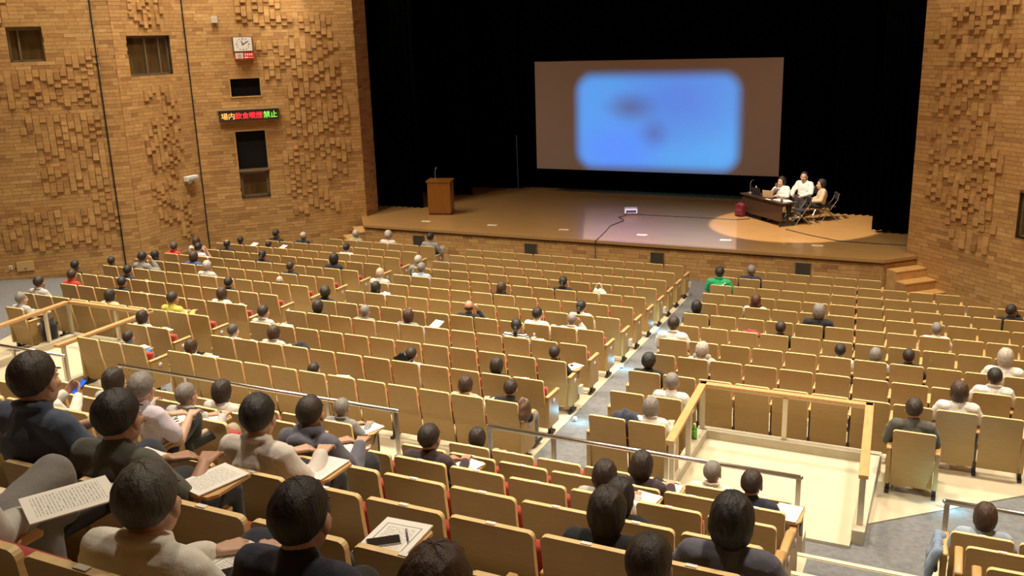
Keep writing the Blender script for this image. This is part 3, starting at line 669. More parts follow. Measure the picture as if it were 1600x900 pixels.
# crimson bag left of the table
root = tag(empty('backpack', (-5.98, 29.12, SZ), -.6), 'crimson backpack on the stage floor at the left end of the dark table', 'bag')
m = MB(); m.box((0, 0, .19), (.30, .20, .36)); m.ball((0, 0, .34), (.15, .10, .10), 16, 10); m.box((0, -.12, .13), (.22, .07, .18)); put('bag_body', finish(m, 'bag', .014, .5, [mat('crimson_nylon', (.11, .008, .014), .6, bump=.6, bscale=9)], 8), root); m = MB(); m.path([(-.09, .11, .36), (-.10, .17, .22), (-.09, .12, .05)], .014, 8); m.path([(.09, .11, .36), (.10, .17, .22), (.09, .12, .05)], .014, 8); m.build('shoulder_strap', mat('crimson_nylon', (.11, .008, .014), .6, bump=.6, bscale=9), root, True)
m = MB(); m.path([(-.05, 0, .43), (-.03, 0, .49), (.03, 0, .49), (.05, 0, .43)], .012, 8); m.build('grab_handle', BLACKMETAL, root)

# folding chairs on stage
def folding_chair(x, y, a, label):
    root = tag(empty('folding_chair', (x, y, SZ), a), label, 'chair', 'folding chairs on the stage')     # faces local +y
    m = MB(); m.box((0, 0, .43), (.40, .38, .035)); bevel(m.build('seat', mat('navy_vinyl', (.03, .025, .035), .4), root), .012, 2)
    m = MB(); m.box((0, -.24, .72), (.40, .03, .20), 0, Rx(-.18)); bevel(m.build('backrest', MATS['navy_vinyl'], root), .012, 2)
    m = MB()
    for s in (-1, 1):
        m.path([(s*.21, .22, .012), (s*.21, -.20, .62), (s*.21, -.26, .82)], .012, 8); m.path([(s*.19, -.26, .012), (s*.19, .17, .42)], .012, 8)
    m.path([(-.21, .2, .02), (.21, .2, .02)], .011, 8); m.path([(-.19, -.24, .04), (.19, -.24, .04)], .011, 8); m.path([(-.21, -.26, .82), (.21, -.26, .82)], .011, 8)
    m.build('frame', CHROME, root)
FACE = math.radians(-138)         # facing the hall, local +y -> towards the audience left
folding_chair(-4.05, 28.35, math.radians(118), 'empty chrome folding chair at the right end of the dark table')
folding_chair(-4.48, 29.72, math.radians(142), 'folding chair under the speaker holding the microphone')
folding_chair(-3.95, 30.05, math.radians(150), 'folding chair under the seated man in the white shirt')
folding_chair(-3.38, 29.25, math.radians(112), 'folding chair under the woman in the beige jacket')

# ---------------------------------------------------------------- things on the left wall
def wallroot(name, P, d, n, u, z, off, label, cat, group=None):
    a = math.atan2(d[1], d[0]); return tag(empty(name, (P[0]+d[0]*u+n[0]*off, P[1]+d[1]*u+n[1]*off, z), a), label, cat, group)
W2 = (L2q, (c46, s46), (s46, -c46))
# clock with notice box: local x along wall, -y into the hall
root = wallroot('wall_clock', *W2, 1.36, 6.17, .02, 'square white wall clock above a red and white lit notice box on the left wall', 'clock')
m = MB(); m.box((.29, -.10, .44), (.60, .20, .47)); m.build('clock_case', mat('clock_case_brown', (.12, .07, .03), .5), root)
m = MB(); m.box((.29, -.205, .45), (.54, .012, .41)); m.build('dial', mat('dial_white', (.80, .78, .72), .5), root)
m = MB()
for k in range(12):
    a = k*PI/6; r = .165 if k % 3 else .16; m.box((.29+math.sin(a)*r*1.12, -.213, .45+math.cos(a)*r), (.022 if k % 3 else .03, .004, .022 if k % 3 else .034))
m.build('hour_marks', BLACKMETAL, root)
for nm, ang, ln, wd in (('hour_hand', -22, .11, .022), ('minute_hand', 60, .16, .016)):
    a = math.radians(ang); m = MB(); m.box((.29+math.sin(a)*ln*.4, -.217, .45+math.cos(a)*ln*.4), (wd, .004, ln*1.2), 0, Matrix.Rotation(a, 3, 'Y')); m.build(nm, BLACKMETAL, root)
m = MB(); m.box((.31, -.10, .10), (.58, .20, .20)); m.build('notice_box', mat('notice_red', (.62, .035, .02), .4), root)
m = MB(); m.box((.155, -.206, .105), (.22, .012, .165)); m.build('notice_white_panel', WHITEPL, root)
m = MB()
for k in range(20):
    a0 = 2*PI*k/20; a1 = 2*PI*(k+1)/20; m.tube((.155+.075*math.cos(a0), -.214, .105+.06*math.sin(a0)), (.155+.075*math.cos(a1), -.214, .105+.06*math.sin(a1)), .006, .006, 6)
m.box((.155, -.214, .115), (.07, .004, .012)); m.box((.165, -.214, .10), (.05, .004, .035)); m.build('round_symbol', mat('symbol_grey', (.22, .10, .09), .5), root)
m = MB()
for k in range(4):
    x = .33+.063*k; m.box((x, -.206, .145), (.012, .006, .05)); m.box((x+.018, -.206, .14), (.010, .006, .062)); m.box((x+.008, -.206, .165), (.034, .006, .010)); m.box((x+.008, -.206, .115), (.03, .006, .008))
m.box((.36, -.206, .055), (.10, .006, .028)); m.box((.50, -.206, .05), (.14, .006, .010)); m.build('notice_lettering', mat('notice_letter', (.9, .6, .5), .5, emit=.5), root)
m = MB(); m.path([(.25, -.05, .68), (.25, -.02, .75)], .01, 6); m.ball((.25, -.03, .76), .03, 8, 6); m.build('bracket', WINFRAME, root)
# scrolling message sign
root = wallroot('message_sign', *W2, .73, 4.33, .02, 'long black message sign with glowing red, orange and green characters on the left wall', 'sign')
m = MB(); m.box((.90, -.10, .155), (1.80, .20, .33)); m.build('sign_case', mat('sign_case', (.045, .035, .02), .5), root)
m = MB(); m.box((.90, -.1, .335), (1.84, .24, .03)); m.build('sign_hood', mat('hood_grey', (.30, .25, .17), .4, .3), root)
def glyphs(txt, x0, wch, z, col, name, e):
    for i, ch in enumerate(txt):
        cu = bpy.data.curves.new('glyph', 'FONT'); cu.body = ch; cu.size = wch*1.02; cu.align_x = 'CENTER'; cu.extrude = .003; cu.resolution_u = 2
        cu.offset = .001
        o = bpy.data.objects.new('character', cu); COL.objects.link(o)
        me = bpy.data.meshes.new_from_object(o.evaluated_get(bpy.context.evaluated_depsgraph_get())); bpy.data.objects.remove(o)
        me.materials.clear(); me.materials.append(mat(name, col, .5, emit=e))
        q = put('character', me, root, (x0+wch*1.0*i, -.208, z)); q.rotation_euler = (PI/2, 0, 0)
glyphs('場内', .16, .208, .07, (1.0, .42, .10), 'led_orange', 1.3)
glyphs('飲食喫煙', .576, .208, .07, (1.0, .03, .05), 'led_red', 1.3)
glyphs('禁止', 1.43, .215, .07, (.22, .85, .10), 'led_green', 1.2)
root = wallroot('junction_box', *W2, .80, 7.26, .02, 'small pale square box high on the left brick wall', 'box'); m = MB(); m.box((.1, -.05, .09), (.19, .08, .19)); bevel(m.build('cover', mat('box_grey', (.55, .50, .40), .5), root), .01)
d3n = d3.normalized(); n3 = (d3n.y, -d3n.x)
root = wallroot('emergency_lamp', L3F, (d3n.x, d3n.y), n3, 2.02, 2.58, .02, 'white emergency lamp fixture on the left wall fold', 'lamp')
m = MB(); m.box((.26, -.10, .13), (.50, .16, .15)); bevel(m.build('housing', WHITEPL, root), .015); m = MB(); m.box((.26, -.185, .10), (.42, .02, .06)); m.build('lens_strip', mat('lens_grey', (.35, .33, .30), .3), root)
for s in (-1, 1):
    m = MB(); m.tube((.26+s*.13, -.10, .05), (.26+s*.13, -.15, .01), .045, .06, 12); m.build('lamp_head', WHITEPL, root)
W4 = (L4E, (c46, s46), (s46, -c46))
root = wallroot('access_panel', *W4, .48, .69, .02, 'pale wooden access panel low on the far left wall', 'panel'); m = MB(); m.box((.22, -.02, .14), (.44, .04, .27)); bevel(m.build('door', mat('pale_panel', (.58, .38, .16), .5), root), .006); m = MB(); m.box((.22, -.05, .08), (.05, .02, .015)); m.build('latch', BLACKMETAL, root)
root = wallroot('wall_outlet', *W4, .29, .78, .02, 'small white wall outlet beside the pale access panel', 'outlet'); m = MB(); m.box((.04, -.012, .05), (.08, .024, .11)); bevel(m.build('plate', WHITEPL, root), .006); m = MB(); m.box((.04, -.026, .05), (.03, .006, .05)); m.build('socket', mat('socket_grey', (.2, .18, .15), .5), root)

# ---------------------------------------------------------------- auditorium seats
def seat_meshes():
    D = {}
    zs = [.10, .22, .34, .44, .52, .60, .70, .79, .845, .862, .873, .88]; hw = [.240]*8+[.243, .239, .230, .214]
    def yb(z): t = (.88-z)/.78; return .115*t**1.15 + (.012 if z < .5 else 0)
    m = MB(); v = []; f = []; mi = []; th = .032
    for z, h in zip(zs, hw): v += [(-h, yb(z), z), (h, yb(z), z), (h, yb(z)+th, z+.002), (-h, yb(z)+th, z+.002)]
    for i in range(len(zs)-1):
        a = 4*i; b = a+4; top = zs[i] >= .845
        f += [(a, a+1, b+1, b), (a+1, a+2, b+2, b+1), (a+2, a+3, b+3, b+2), (a+3, a, b, b+3)]; mi += [0, 1, 0, 1]
    n = 4*len(zs); f += [(n-4, n-3, n-2, n-1), (3, 2, 1, 0)]; mi += [1, 1]
    m.v = v; m.f = f; m.m = mi; D['backrest'] = m
    m = MB(); m.box((0, .205, .53), (.44, .09, .38), 0, Rx(.10)); D['cushion_up'] = m
    m = MB(); m.box((0, .33, .37), (.45, .44, .09)); D['cushion_down'] = m
    m = MB(); m.box((0, .265, .605), (.05, .37, .03)); D['armrest'] = m
    m = MB(); m.box((0, .24, .35), (.022, .22, .48)); D['standard'] = m
    m = MB(); m.box((0, .17, .085), (.045, .06, .15)); m.box((0, .19, .018), (.05, .24, .032)); D['foot'] = m
    m = MB(); m.box((0, .25, .36), (.05, .36, .46)); D['end_panel'] = m
    m = MB(); m.box((0, .265, .612), (.062, .42, .032)); D['end_arm'] = m
    m = MB(); m.tube((0, .25, .50), (.005, .25, .50), .042, .042, 14); D['row_sign'] = m
    m = MB(); m.box((0, .018, .8825), (.055, .024, .006)); D['number_plate'] = m
    m = MB(); m.box((0, .42, .30), (.05, .12, .13)); D['aisle_light'] = m
    m = MB(); m.prism([(-.12, -.15), (.10, -.15), (.13, -.10), (.13, .13), (.09, .16), (-.09, .16), (-.12, .12)], -.008, .008); D['tray_table'] = m
    m = MB(); m.path([(.12, -.05, -.02), (.14, -.14, -.10)], .012, 6); D['tray_bracket'] = m
    return D
SM = seat_meshes()
SIGNMAT = mat('row_sign_disc', (.62, .50, .58), .5)
SMATS = dict(backrest=[PLY, PLYEDGE], cushion_up=RED, cushion_down=RED, armrest=ARMWOOD, standard=mat('seat_standard', (.06, .028, .018), .5), foot=BLACKMETAL, end_panel=PLY,
             end_arm=ARMWOOD, row_sign=SIGNMAT, number_plate=mat('number_plate', (.85, .83, .78), .4), aisle_light=mat('aisle_light_box', (.70, .66, .54), .4), tray_table=ARMWOOD, tray_bracket=BLACKMETAL)
SME = {k: v.mesh(k, SMATS[k], k == 'row_sign') for k, v in SM.items()}
def bevelled(me, wd, seg=2):
    bm = bmesh.new(); bm.from_mesh(me); bmesh.ops.bevel(bm, geom=list(bm.edges), offset=wd, segments=seg, affect='EDGES', profile=.6); bm.to_mesh(me); bm.free()
    for p in me.polygons: p.use_smooth = True
bevelled(SME['cushion_up'], .03); bevelled(SME['cushion_down'], .03); bevelled(SME['armrest'], .008, 1); bevelled(SME['end_arm'], .010, 1)
ORD = ['first', 'second', 'third', 'fourth', 'fifth', 'sixth', 'seventh', 'eighth', 'ninth', 'tenth', 'eleventh', 'twelfth', 'thirteenth']

# every seat: (row, block, index from the aisle, x of its middle, pitch)
SEATS = []
LN = [7, 10, 12, 12, 12, 12, 12, 12, 10, 10, 2, 3]; RN = [7, 10, 12, 12, 12, 12, 12, 12, 12, 10, 2, 2]
for k in range(12):
    r = k+1; xe = -5.963+.092*k
    for i in range(12): SEATS.append((r, 'centre', i, xe-.52*(i+.5), .52))
    xl = -13.18+.0975*k + (-.0 if k < 10 else .0)
    if r == 12: xl = -11.66
    for i in range(LN[k]): SEATS.append((r, 'left', i, xl-.525*(i+.5), .525))
    xr = -4.98+.0905*k
    for i in range(RN[k]): SEATS.append((r, 'right', i, xr+.525*(i+.5), .525))
SEATS.append((11, 'left bay', 0, -16.2, .525)); SEATS.append((11, 'right bay', 0, -.165, .525))
for k, r in enumerate('ABCDEFG'):
    x0 = -4.755+.098*k
    if r in 'EFG': x0 = (-4.37, -4.19, -4.10)[k-4]
    for i in range(7): SEATS.append((r, 'centre', i, x0+.525*(i+.5), .525))
    xl = -6.0+.1*k
    for i in range((6, 7, 8, 8, 2, 0, 0)[k]): SEATS.append((r, 'left', i, xl-.525*(i+.5), .525))
    xr = .22+.08*k
    for i in range((4, 4, 3, 2, 0, 0, 0)[k]): SEATS.append((r, 'right', i, xr+.525*(i+.5), .525))
def seat_phrase(r, b, i):
    if 'bay' in b: return 'single seat beside the %s wheelchair bay' % b.split()[0]
    front = isinstance(r, int)
    rw = ORD[r-1] if front else ORD['ABCDEFGH'.index(r)]
    side = 'right aisle' if (front and b == 'centre') else 'aisle'
    if not front and b == 'centre': side = 'left end'
    if front and b == 'centre': return '%s row of centre block, %s from right aisle' % (rw, ORD[i])
    return '%s row of %s%s block, %s from %s' % (rw, '' if front else 'rear ', b, ORD[i], side)
def seat_key(r, b, x):
    return min((s for s in SEATS if s[0] == r and s[1] == b), key=lambda s: abs(s[3]-x))

# ---------------------------------------------------------------- people: data
# id, row, block, x, height offset, hair style, hair colour, top (name, colour), sleeve, pose, head turn, paper?
C = dict(black=(.012, .012, .013), navy=(.022, .026, .05), white=(.72, .70, .66), grey=(.24, .235, .225), lightgrey=(.48, .47, .44), red=(.52, .035, .02), green=(.01, .33, .12), sage=(.30, .34, .22),
         blue=(.04, .09, .30), brightblue=(.01, .22, .62), lightblue=(.36, .44, .54), denim=(.055, .075, .125), olive=(.085, .083, .068), lilac=(.62, .56, .64), offwhite=(.66, .60, .54), cream=(.78, .75, .67), slate=(.115, .115, .15),
         yellow=(.58, .50, .08), plum=(.05, .03, .035), beige=(.55, .42, .28), striped=(.4, .4, .4))
PEOPLE = [
 (2, 'left', -18.06, -.10, 'short', 'dark', 'black', 1, 'lap', .1, 0), (2, 'left', -17.07, -.10, 'fringe', 'silver', 'black', 1, 'lap', -.35, 0),
 (3, 'left', -18.52, -.19, 'short', 'dark', 'black', 1, 'tray', -.45, 2), (4, 'left', -18.04, -.13, 'fringe', 'dark', 'black', 1, 'lap', -.35, 0),
 (3, 'left', -17.5, -.25, 'short', 'dark', 'grey', 1, 'tray', -.3, 2), (4, 'left', -19.16, -.13, 'bob', 'brown', 'offwhite', 1, 'lap', -.4, 0),
 (5, 'left', -18.03, -.09, 'short', 'black', 'lilac', 0, 'cheek', -.4, 0), (6, 'left', -17.13, -.12, 'bob', 'brown', 'blue', 1, 'lap', -.3, 0),
 (5, 'left', -18.9, -.12, 'short', 'pepper', 'red', 1, 'lap', -.5, 0), (6, 'left', -18.44, -.18, 'long', 'black', 'black', 1, 'tray', 0, 1),
 (7, 'left', -17.72, -.03, 'short', 'black', 'grey', 1, 'cheek', -.3, 0), (7, 'left', -18.8, -.21, 'short', 'dark', 'black', 1, 'lap', -.4, 0),
 (8, 'left', -16.99, -.14, 'short', 'black', 'navy', 1, 'tray', -.4, 1), (8, 'left', -18.7, -.15, 'short', 'black', 'black', 1, 'lap', -.4, 0),
 (9, 'left', -17.5, -.12, 'short', 'brown', 'red', 1, 'lap', -.4, 0), (9, 'left', -15.98, -.16, 'short', 'black', 'black', 1, 'tray', -.3, 1),
 (10, 'left', -17.11, -.08, 'short', 'dark', 'lightgrey', 1, 'lap', -.2, 0), (11, 'left bay', -16.25, -.15, 'short', 'grey', 'lightgrey', 1, 'tray', 0, 1),
 (10, 'left', -15.07, -.17, 'bob', 'dark', 'brown', 1, 'lap', 0, 0) if False else (10, 'left', -15.07, -.17, 'bob', 'dark', 'beige', 1, 'lap', 0, 0),
 (7, 'left', -15.67, -.09, 'short', 'silver', 'lightgrey', 1, 'lap', -.3, 0), (8, 'left', -14.01, -.17, 'short', 'black', 'black', 1, 'lap', -.4, 0),
 (9, 'left', -13.20, -.15, 'bob', 'brown', 'white', 1, 'tray', -.2, 1), (10, 'left', -13.39, -.08, 'short', 'dark', 'yellow', 1, 'tray', 0, 1),
 (11, 'left', -13.05, -.19, 'bob', 'dark', 'lightgrey', 1, 'tray', 0, 1), (10, 'centre', -11.19, -.13, 'short', 'dark', 'lightgrey', 1, 'tray', 0, 1),
 (12, 'left', -12.25, -.24, 'short', 'dark', 'brightblue', 1, 'tray', 0, 1), (11, 'centre', -10.95, -.22, 'short', 'pepper', 'white', 1, 'tray', 0, 1),
 (12, 'centre', -10.86, -.23, 'bob', 'brown', 'cream', 1, 'tray', 0, 1), (5, 'left', -15.88, -.14, 'pony', 'black', 'black', 1, 'lap', -.4, 0),
 (3, 'left', -14.81, -.16, 'short', 'black', 'white', 0, 'lap', -.2, 0), (5, 'left', -13.64, -.07, 'bob', 'black', 'black', 1, 'lap', -.2, 0),
 (6, 'left', -14.10, -.15, 'crop', 'dark', 'black', 1, 'lap', 0, 0), (7, 'left', -13.56, -.27, 'bald', 'grey', 'grey', 1, 'lap', -.3, 0),
 (1, 'left', -16.01, -.11, 'short', 'silver', 'sage', 1, 'lap', -.4, 0), (1, 'left', -14.86, -.08, 'curly', 'silver', 'offwhite', 1, 'lap', -.4, 0),
 (1, 'left', -13.43, -.05, 'bun', 'black', 'grey', 1, 'tray', -.2, 1), (4, 'centre', -11.89, -.13, 'short', 'silver', 'grey', 1, 'lap', 0, 0),
 (5, 'centre', -11.14, -.11, 'short', 'grey', 'lightblue', 1, 'lap', 0, 0), (6, 'centre', -11.57, -.10, 'bald', 'silver', 'lightgrey', 1, 'lap', -.2, 0),
 (7, 'centre', -10.97, -.19, 'long', 'black', 'black', 1, 'lap', 0, 0), (8, 'centre', -11.45, -.16, 'curly', 'dark', 'black', 1, 'lap', -.4, 0),
 (9, 'centre', -10.82, -.19, 'bob', 'dark', 'black', 1, 'lap', 0, 0), (9, 'centre', -9.74, -.18, 'short', 'grey', 'grey', 1, 'tray', -.1, 1),
 (9, 'centre', -8.80, -.17, 'bob', 'brown', 'grey', 1, 'tray', -.2, 2), (11, 'centre', -10.06, -.16, 'bob', 'brown', 'lightgrey', 1, 'tray', 0, 1),
 (12, 'centre', -8.45, -.32, 'short', 'dark', 'grey', 1, 'tray', 0, 1), (11, 'centre', -7.39, -.22, 'short', 'dark', 'white', 1, 'lap', 0, 0),
 (6, 'centre', -8.51, -.17, 'long', 'brown', 'black', 1, 'lap', 0, 0), (5, 'centre', -7.55, -.14, 'pony', 'black', 'black', 1, 'lap', -.2, 0),
 (8, 'centre', -8.12, -.14, 'bald', 'brown', 'black', 1, 'cheek', -.3, 1), (8, 'centre', -6.70, -.14, 'short', 'black', 'white', 1, 'tray', -.1, 1),
 (7, 'centre', -6.28, -.17, 'pony', 'black', 'white', 1, 'lap', 0, 0), (8, 'centre', -6.02, -.18, 'fringe', 'grey', 'white', 1, 'cheek', -.3, 0),
 (9, 'centre', -6.62, -.13, 'pony', 'black', 'striped', 1, 'tray', -.3, 1), (10, 'centre', -5.43, -.22, 'short', 'dark', 'black', 1, 'tray', 0, 1),
 (11, 'centre', -5.91, -.21, 'bob', 'dark', 'black', 1, 'tray', 0, 1), (12, 'centre', -5.86, -.20, 'bob', 'brown', 'beige', 1, 'tray', 0, 1),
 (12, 'centre', -5.17, -.16, 'short', 'dark', 'black', 1, 'lap', 0, 0), ('C', 'centre', -3.80, -.18, 'short', 'dark', 'plum', 1, 'tray', 0, 1),
 ('A', 'centre', -4.50, -.28, 'bob', 'dark', 'black', 1, 'tray', 0, 0), (3, 'right', -4.61, -.03, 'short', 'black', 'green', 0, 'lap', 0, 0),
 (2, 'right', -4.11, -.11, 'short', 'grey', 'navy', 1, 'tray', 0, 1), (5, 'right', -3.38, -.17, 'long', 'auburn', 'lightgrey', 1, 'lap', 0, 0),
 (6, 'right', -4.30, -.18, 'bob', 'black', 'black', 1, 'lap', 0, 0), (8, 'right', -4.14, -.06, 'short', 'dark', 'white', 0, 'lap', 0, 0),
 (9, 'right', -3.37, -.18, 'curlylong', 'silver', 'lightgrey', 1, 'lap', 0, 0), (10, 'right', -3.90, -.17, 'curly', 'black', 'black', 1, 'lap', 0, 0),
 (11, 'right', -3.24, -.11, 'short', 'grey', 'white', 0, 'lap', 0, 0), (12, 'right', -3.21, -.14, 'bob', 'grey', 'white', 0, 'tray', 0, 0),
 (6, 'right', -2.03, -.05, 'bob', 'grey', 'black', 1, 'lap', 0, 0), (7, 'right', -2.53, -.19, 'short', 'dark', 'black', 1, 'lap', 0, 0),
 (8, 'right', -1.41, -.22, 'short', 'black', 'white', 1, 'lap', 0, 0), (8, 'right', -.88, -.23, 'bob', 'grey', 'lightgrey', 1, 'lap', 0, 0),
 (8, 'right', -.40, -.19, 'short', 'dark', 'black', 1, 'lap', 0, 0), (6, 'right', -.05, -.18, 'short', 'grey', 'white', 1, 'lap', 0, 0),
 (8, 'right', .92, -.05, 'bob', 'silver', 'white', 1, 'lap', 0, 0), (9, 'right', .75, -.09, 'short', 'black', 'white', 0, 'lap', 0, 0),
 (10, 'right', .30, -.06, 'bob', 'brown', 'white', 0, 'lap', 0, 0), (11, 'right bay', -.20, -.05, 'short', 'dark', 'olive', 1, 'lap', 0, 0),
 (4, 'right', 1.20, -.14, 'short', 'dark', 'black', 1, 'cheek', .4, 0), ('F', 'centre', -4.14, .07, 'short', 'dark', 'denim', 0, 'tray', -.2, 1),
 ('C', 'left', -7.45, -.16, 'bob', 'dark', 'lightgrey', 1, 'tray', 0, 1), ('F', 'centre', -3.58, -.05, 'short', 'black', 'olive', 0, 'tray', -.2, 1),
 ('D', 'left', -5.85, -.08, 'short', 'grey', 'lilac', 0, 'tray', -.3, 3), ('C', 'left', -6.50, -.18, 'short', 'grey', 'lightgrey', 1, 'tray', 0, 1),
 ('B', 'left', -7.08, -.16, 'bob', 'dark', 'offwhite', 1, 'tray', 0, 1), ('E', 'centre', -3.68, -.03, 'short', 'black', 'offwhite', 1, 'tray', -.3, 1),
 ('D', 'centre', -4.15, -.04, 'crop', 'dark', 'slate', 1, 'tray', -.2, 1), ('A', 'left', -6.30, -.20, 'short', 'grey', 'grey', 1, 'tray', -.2, 1),
 ('G', 'centre', -2.20, -.15, 'short', 'pepper', 'cream', 1, 'tray', -.3, 1), ('G', 'centre', -1.60, -.08, 'short', 'black', 'navy', 1, 'lap', -.2, 0),
 ('F', 'centre', -2.45, -.36, 'short', 'black', 'black', 1, 'lap', -.2, 3), ('G', 'centre', -1.16, -.20, 'bob', 'brown', 'plum', 1, 'tray', 0, 1),
 ('E', 'centre', -1.45, -.20, 'bob', 'dark', 'black', 1, 'lap', 0, 0), ('C', 'centre', -2.24, -.23, 'bob', 'dark', 'lightgrey', 1, 'tray', 0, 1),
 ('B', 'centre', -2.28, -.18, 'bob', 'dark', 'plum', 1, 'tray', 0, 1), ('A', 'centre', -1.90, -.22, 'short', 'grey', 'cream', 1, 'lap', 0, 0),
 ('B', 'centre', -1.32, -.18, 'short', 'dark', 'navy', 1, 'lap', 0, 1), ('D', 'centre', -1.75, -.24, 'bob', 'black', 'black', 1, 'lap', 0, 0),
 ('E', 'centre', -.82, -.12, 'bob', 'black', 'slate', 1, 'lap', 0, 0), ('F', 'centre', -.90, -.22, 'short', 'dark', 'black', 1, 'lap', 0, 0),
 ('A', 'right', .50, -.20, 'bob', 'brown', 'lightblue', 1, 'lap', 0, 0), ('B', 'right', .84, -.30, 'long', 'brown', 'white', 1, 'tray', 0, 2),
 ('D', 'left', -7.05, -.20, 'short', 'dark', 'cream', 1, 'phone', 0, 0),
]
OCC = {}
for p in PEOPLE:
    s = seat_key(p[0], p[1], p[2]); 
    OCC[s[:3]] = p

# ---------------------------------------------------------------- build the seats
def dist(s):
    y, z = rowinfo(s[0]); return math.hypot(s[3], y, z-ZO)
order = sorted(SEATS, key=dist)
near = set(s[:3]+(s[3],) for s in order[:300])
SEATOBJ = {}
farV = {k: [] for k in SME}
def seat_parts(s):
    r, b, i, x, P = s
    occ = s[:3] in OCC; parts = [('backrest', 0, 0)]
    parts.append(('cushion_down' if occ else 'cushion_up', 0, 0))
    cnt = {q: len([t for t in SEATS if t[0] == r and t[1] == b]) for q in (0,)}[0]
    rightward = b == 'right' or (b == 'centre' and not isinstance(r, int))     # index grows towards +x
    ends = []
    if i == 0: ends.append(-1 if rightward else 1)
    if i == cnt-1: ends.append(1 if rightward else -1)
    h = P/2
    if 1 not in ends: parts += [('armrest', h, 0), ('standard', h, 0), ('foot', h, 0)]
    for e in ends: parts += [('end_panel', e*(h+.012), 0), ('end_arm', e*(h+.012), 0), ('foot', e*(h+.006), 0), ('row_sign', e*(h+.012)+e*.026, 0)]
    if ends and isinstance(r, int) and r % 3 == 1 and b != 'left': parts.append(('aisle_light', ends[0]*(h+.06), 0))
    if not isinstance(r, int): parts.append(('number_plate', 0, 0))
    return parts
for s in order:
    r, b, i, x, P = s; y, z = rowinfo(r)
    if isinstance(r, int): z += .014
    if s[:3]+(s[3],) in near:
        occ = s[:3] in OCC
        root = empty('auditorium_seat', (x, y, z))
        tag(root, ('%s plywood seat, ' % ('occupied' if occ else 'empty'))+seat_phrase(r, b, i), 'seat', 'plywood auditorium seats in rows')
        for nm, dx, dy in seat_parts(s): put('seat_cushion' if 'cushion' in nm else nm, SME[nm], root, (dx, dy, 0))
        SEATOBJ[s[:3]] = root
    else:
        for nm, dx, dy in seat_parts(s): farV[nm].append((x+dx, y+dy, z))
# the far rows beyond the nearest three hundred seats, as one object
mats_ = []; V = []; F = []; MI = []; off = 0
for nm, locs in farV.items():
    if not locs: continue
    me = SME[nm]; n = len(me.vertices); co = np.empty(n*3); me.vertices.foreach_get('co', co); co = co.reshape(-1, 3)
    base = len(mats_); mats_ += list(me.materials); faces = [tuple(p.vertices) for p in me.polygons]; mi = [p.material_index+base for p in me.polygons]
    for L_ in locs:
        V.append(co+np.array(L_)); F += [tuple(q+off for q in f) for f in faces]; MI += mi; off += n
me = bpy.data.meshes.new('far_seats'); me.from_pydata(np.concatenate(V).tolist(), [], F)
for q in mats_: me.materials.append(q)
me.polygons.foreach_set('material_index', MI); me.update()
o = put('auditorium_seat_rows', me); o['kind'] = 'stuff'; tag(o, 'plywood auditorium seats of the rows nearest the stage, beyond the nearer rows', 'seats')
# blue step lights at the aisle
for (x, y) in [(-4.95, 12.35), (-5.3, 15.6), (-5.62, 18.9), (.22, 11.35)]:
    z = ramp(y)+.02; root = tag(empty('step_light', (x, y, z)), 'small blue step light on the floor, %s' % {12.35: 'nearest one along the centre block', 15.6: 'middle one along the centre block', 18.9: 'farthest one along the centre block', 11.35: 'beside the single seat at the right bay'}[y], 'lamp', 'blue step lights')
    m = MB(); m.box((0, 0, .02), (.05, .05, .04)); m.build('housing', WHITEPL, root)
    m = MB(); m.box((0, 0, .045), (.04, .04, .008)); m.build('lens', mat('blue_led', (.3, .75, 1.0), .4, emit=3), root)
    d = bpy.data.lights.new('step_glow', 'POINT'); d.energy = 5; d.color = (.25, .75, 1); d.shadow_soft_size = .03; l = bpy.data.objects.new('step_glow', d); COL.objects.link(l); l.location = (x+.1, y-.02, z+.14)

# ---------------------------------------------------------------- rails
def bay_rail(pts, label, posts, zt=ZO-4.75):
    root = tag(empty('wooden_handrail', (pts[0][0], pts[0][1], 0)), label, 'handrail'); ox, oy = pts[0]
    m = MB()
    for a, b in zip(pts[:-1], pts[1:]):
        d = Vector((b[0]-a[0], b[1]-a[1], 0)); c = ((a[0]+b[0])/2-ox, (a[1]+b[1])/2-oy, zt-.025); m.box(c, (d.length+.10, .105, .05), 0, Rz(math.atan2(d.y, d.x)))
    bevel(m.build('rail_bar', RAILWOOD, root), .008)
    m = MB()
    for a, b in zip(pts[:-1], pts[1:]):
        d = Vector((b[0]-a[0], b[1]-a[1], 0)); c = ((a[0]+b[0])/2-ox, (a[1]+b[1])/2-oy, zt-.06); m.box(c, (d.length, .05, .02), 0, Rz(math.atan2(d.y, d.x)))
    m.build('under_plate', PALESTEEL, root)
    for (x, y, z0) in posts:
        m = MB(); m.box((x-ox, y-oy, (z0+zt-.06)/2), (.065, .05, zt-.06-z0)); m.build('post', PALESTEEL, root)
bay_rail([(-2.83, 10.15), (-2.93, 12.15), (-.74, 12.15), (-.62, 10.05)], 'wooden handrail on pale posts round the right wheelchair bay', [(-2.83, 10.22, 1.16), (-2.88, 11.2, 1.16), (-2.93, 12.15, 1.16), (-1.80, 12.15, 1.16), (-.74, 12.12, 1.16), (-.63, 10.15, 1.16)])
bay_rail([(-15.35, 10.1), (-15.57, 12.15), (-13.40, 12.15), (-13.36, 10.1)], 'wooden handrail on pale posts round the left wheelchair bay', [(-15.37, 10.3, 1.16), (-15.5, 11.55, 1.16), (-15.55, 12.12, 1.16), (-14.3, 12.15, 1.16), (-13.37, 10.2, 1.16)])
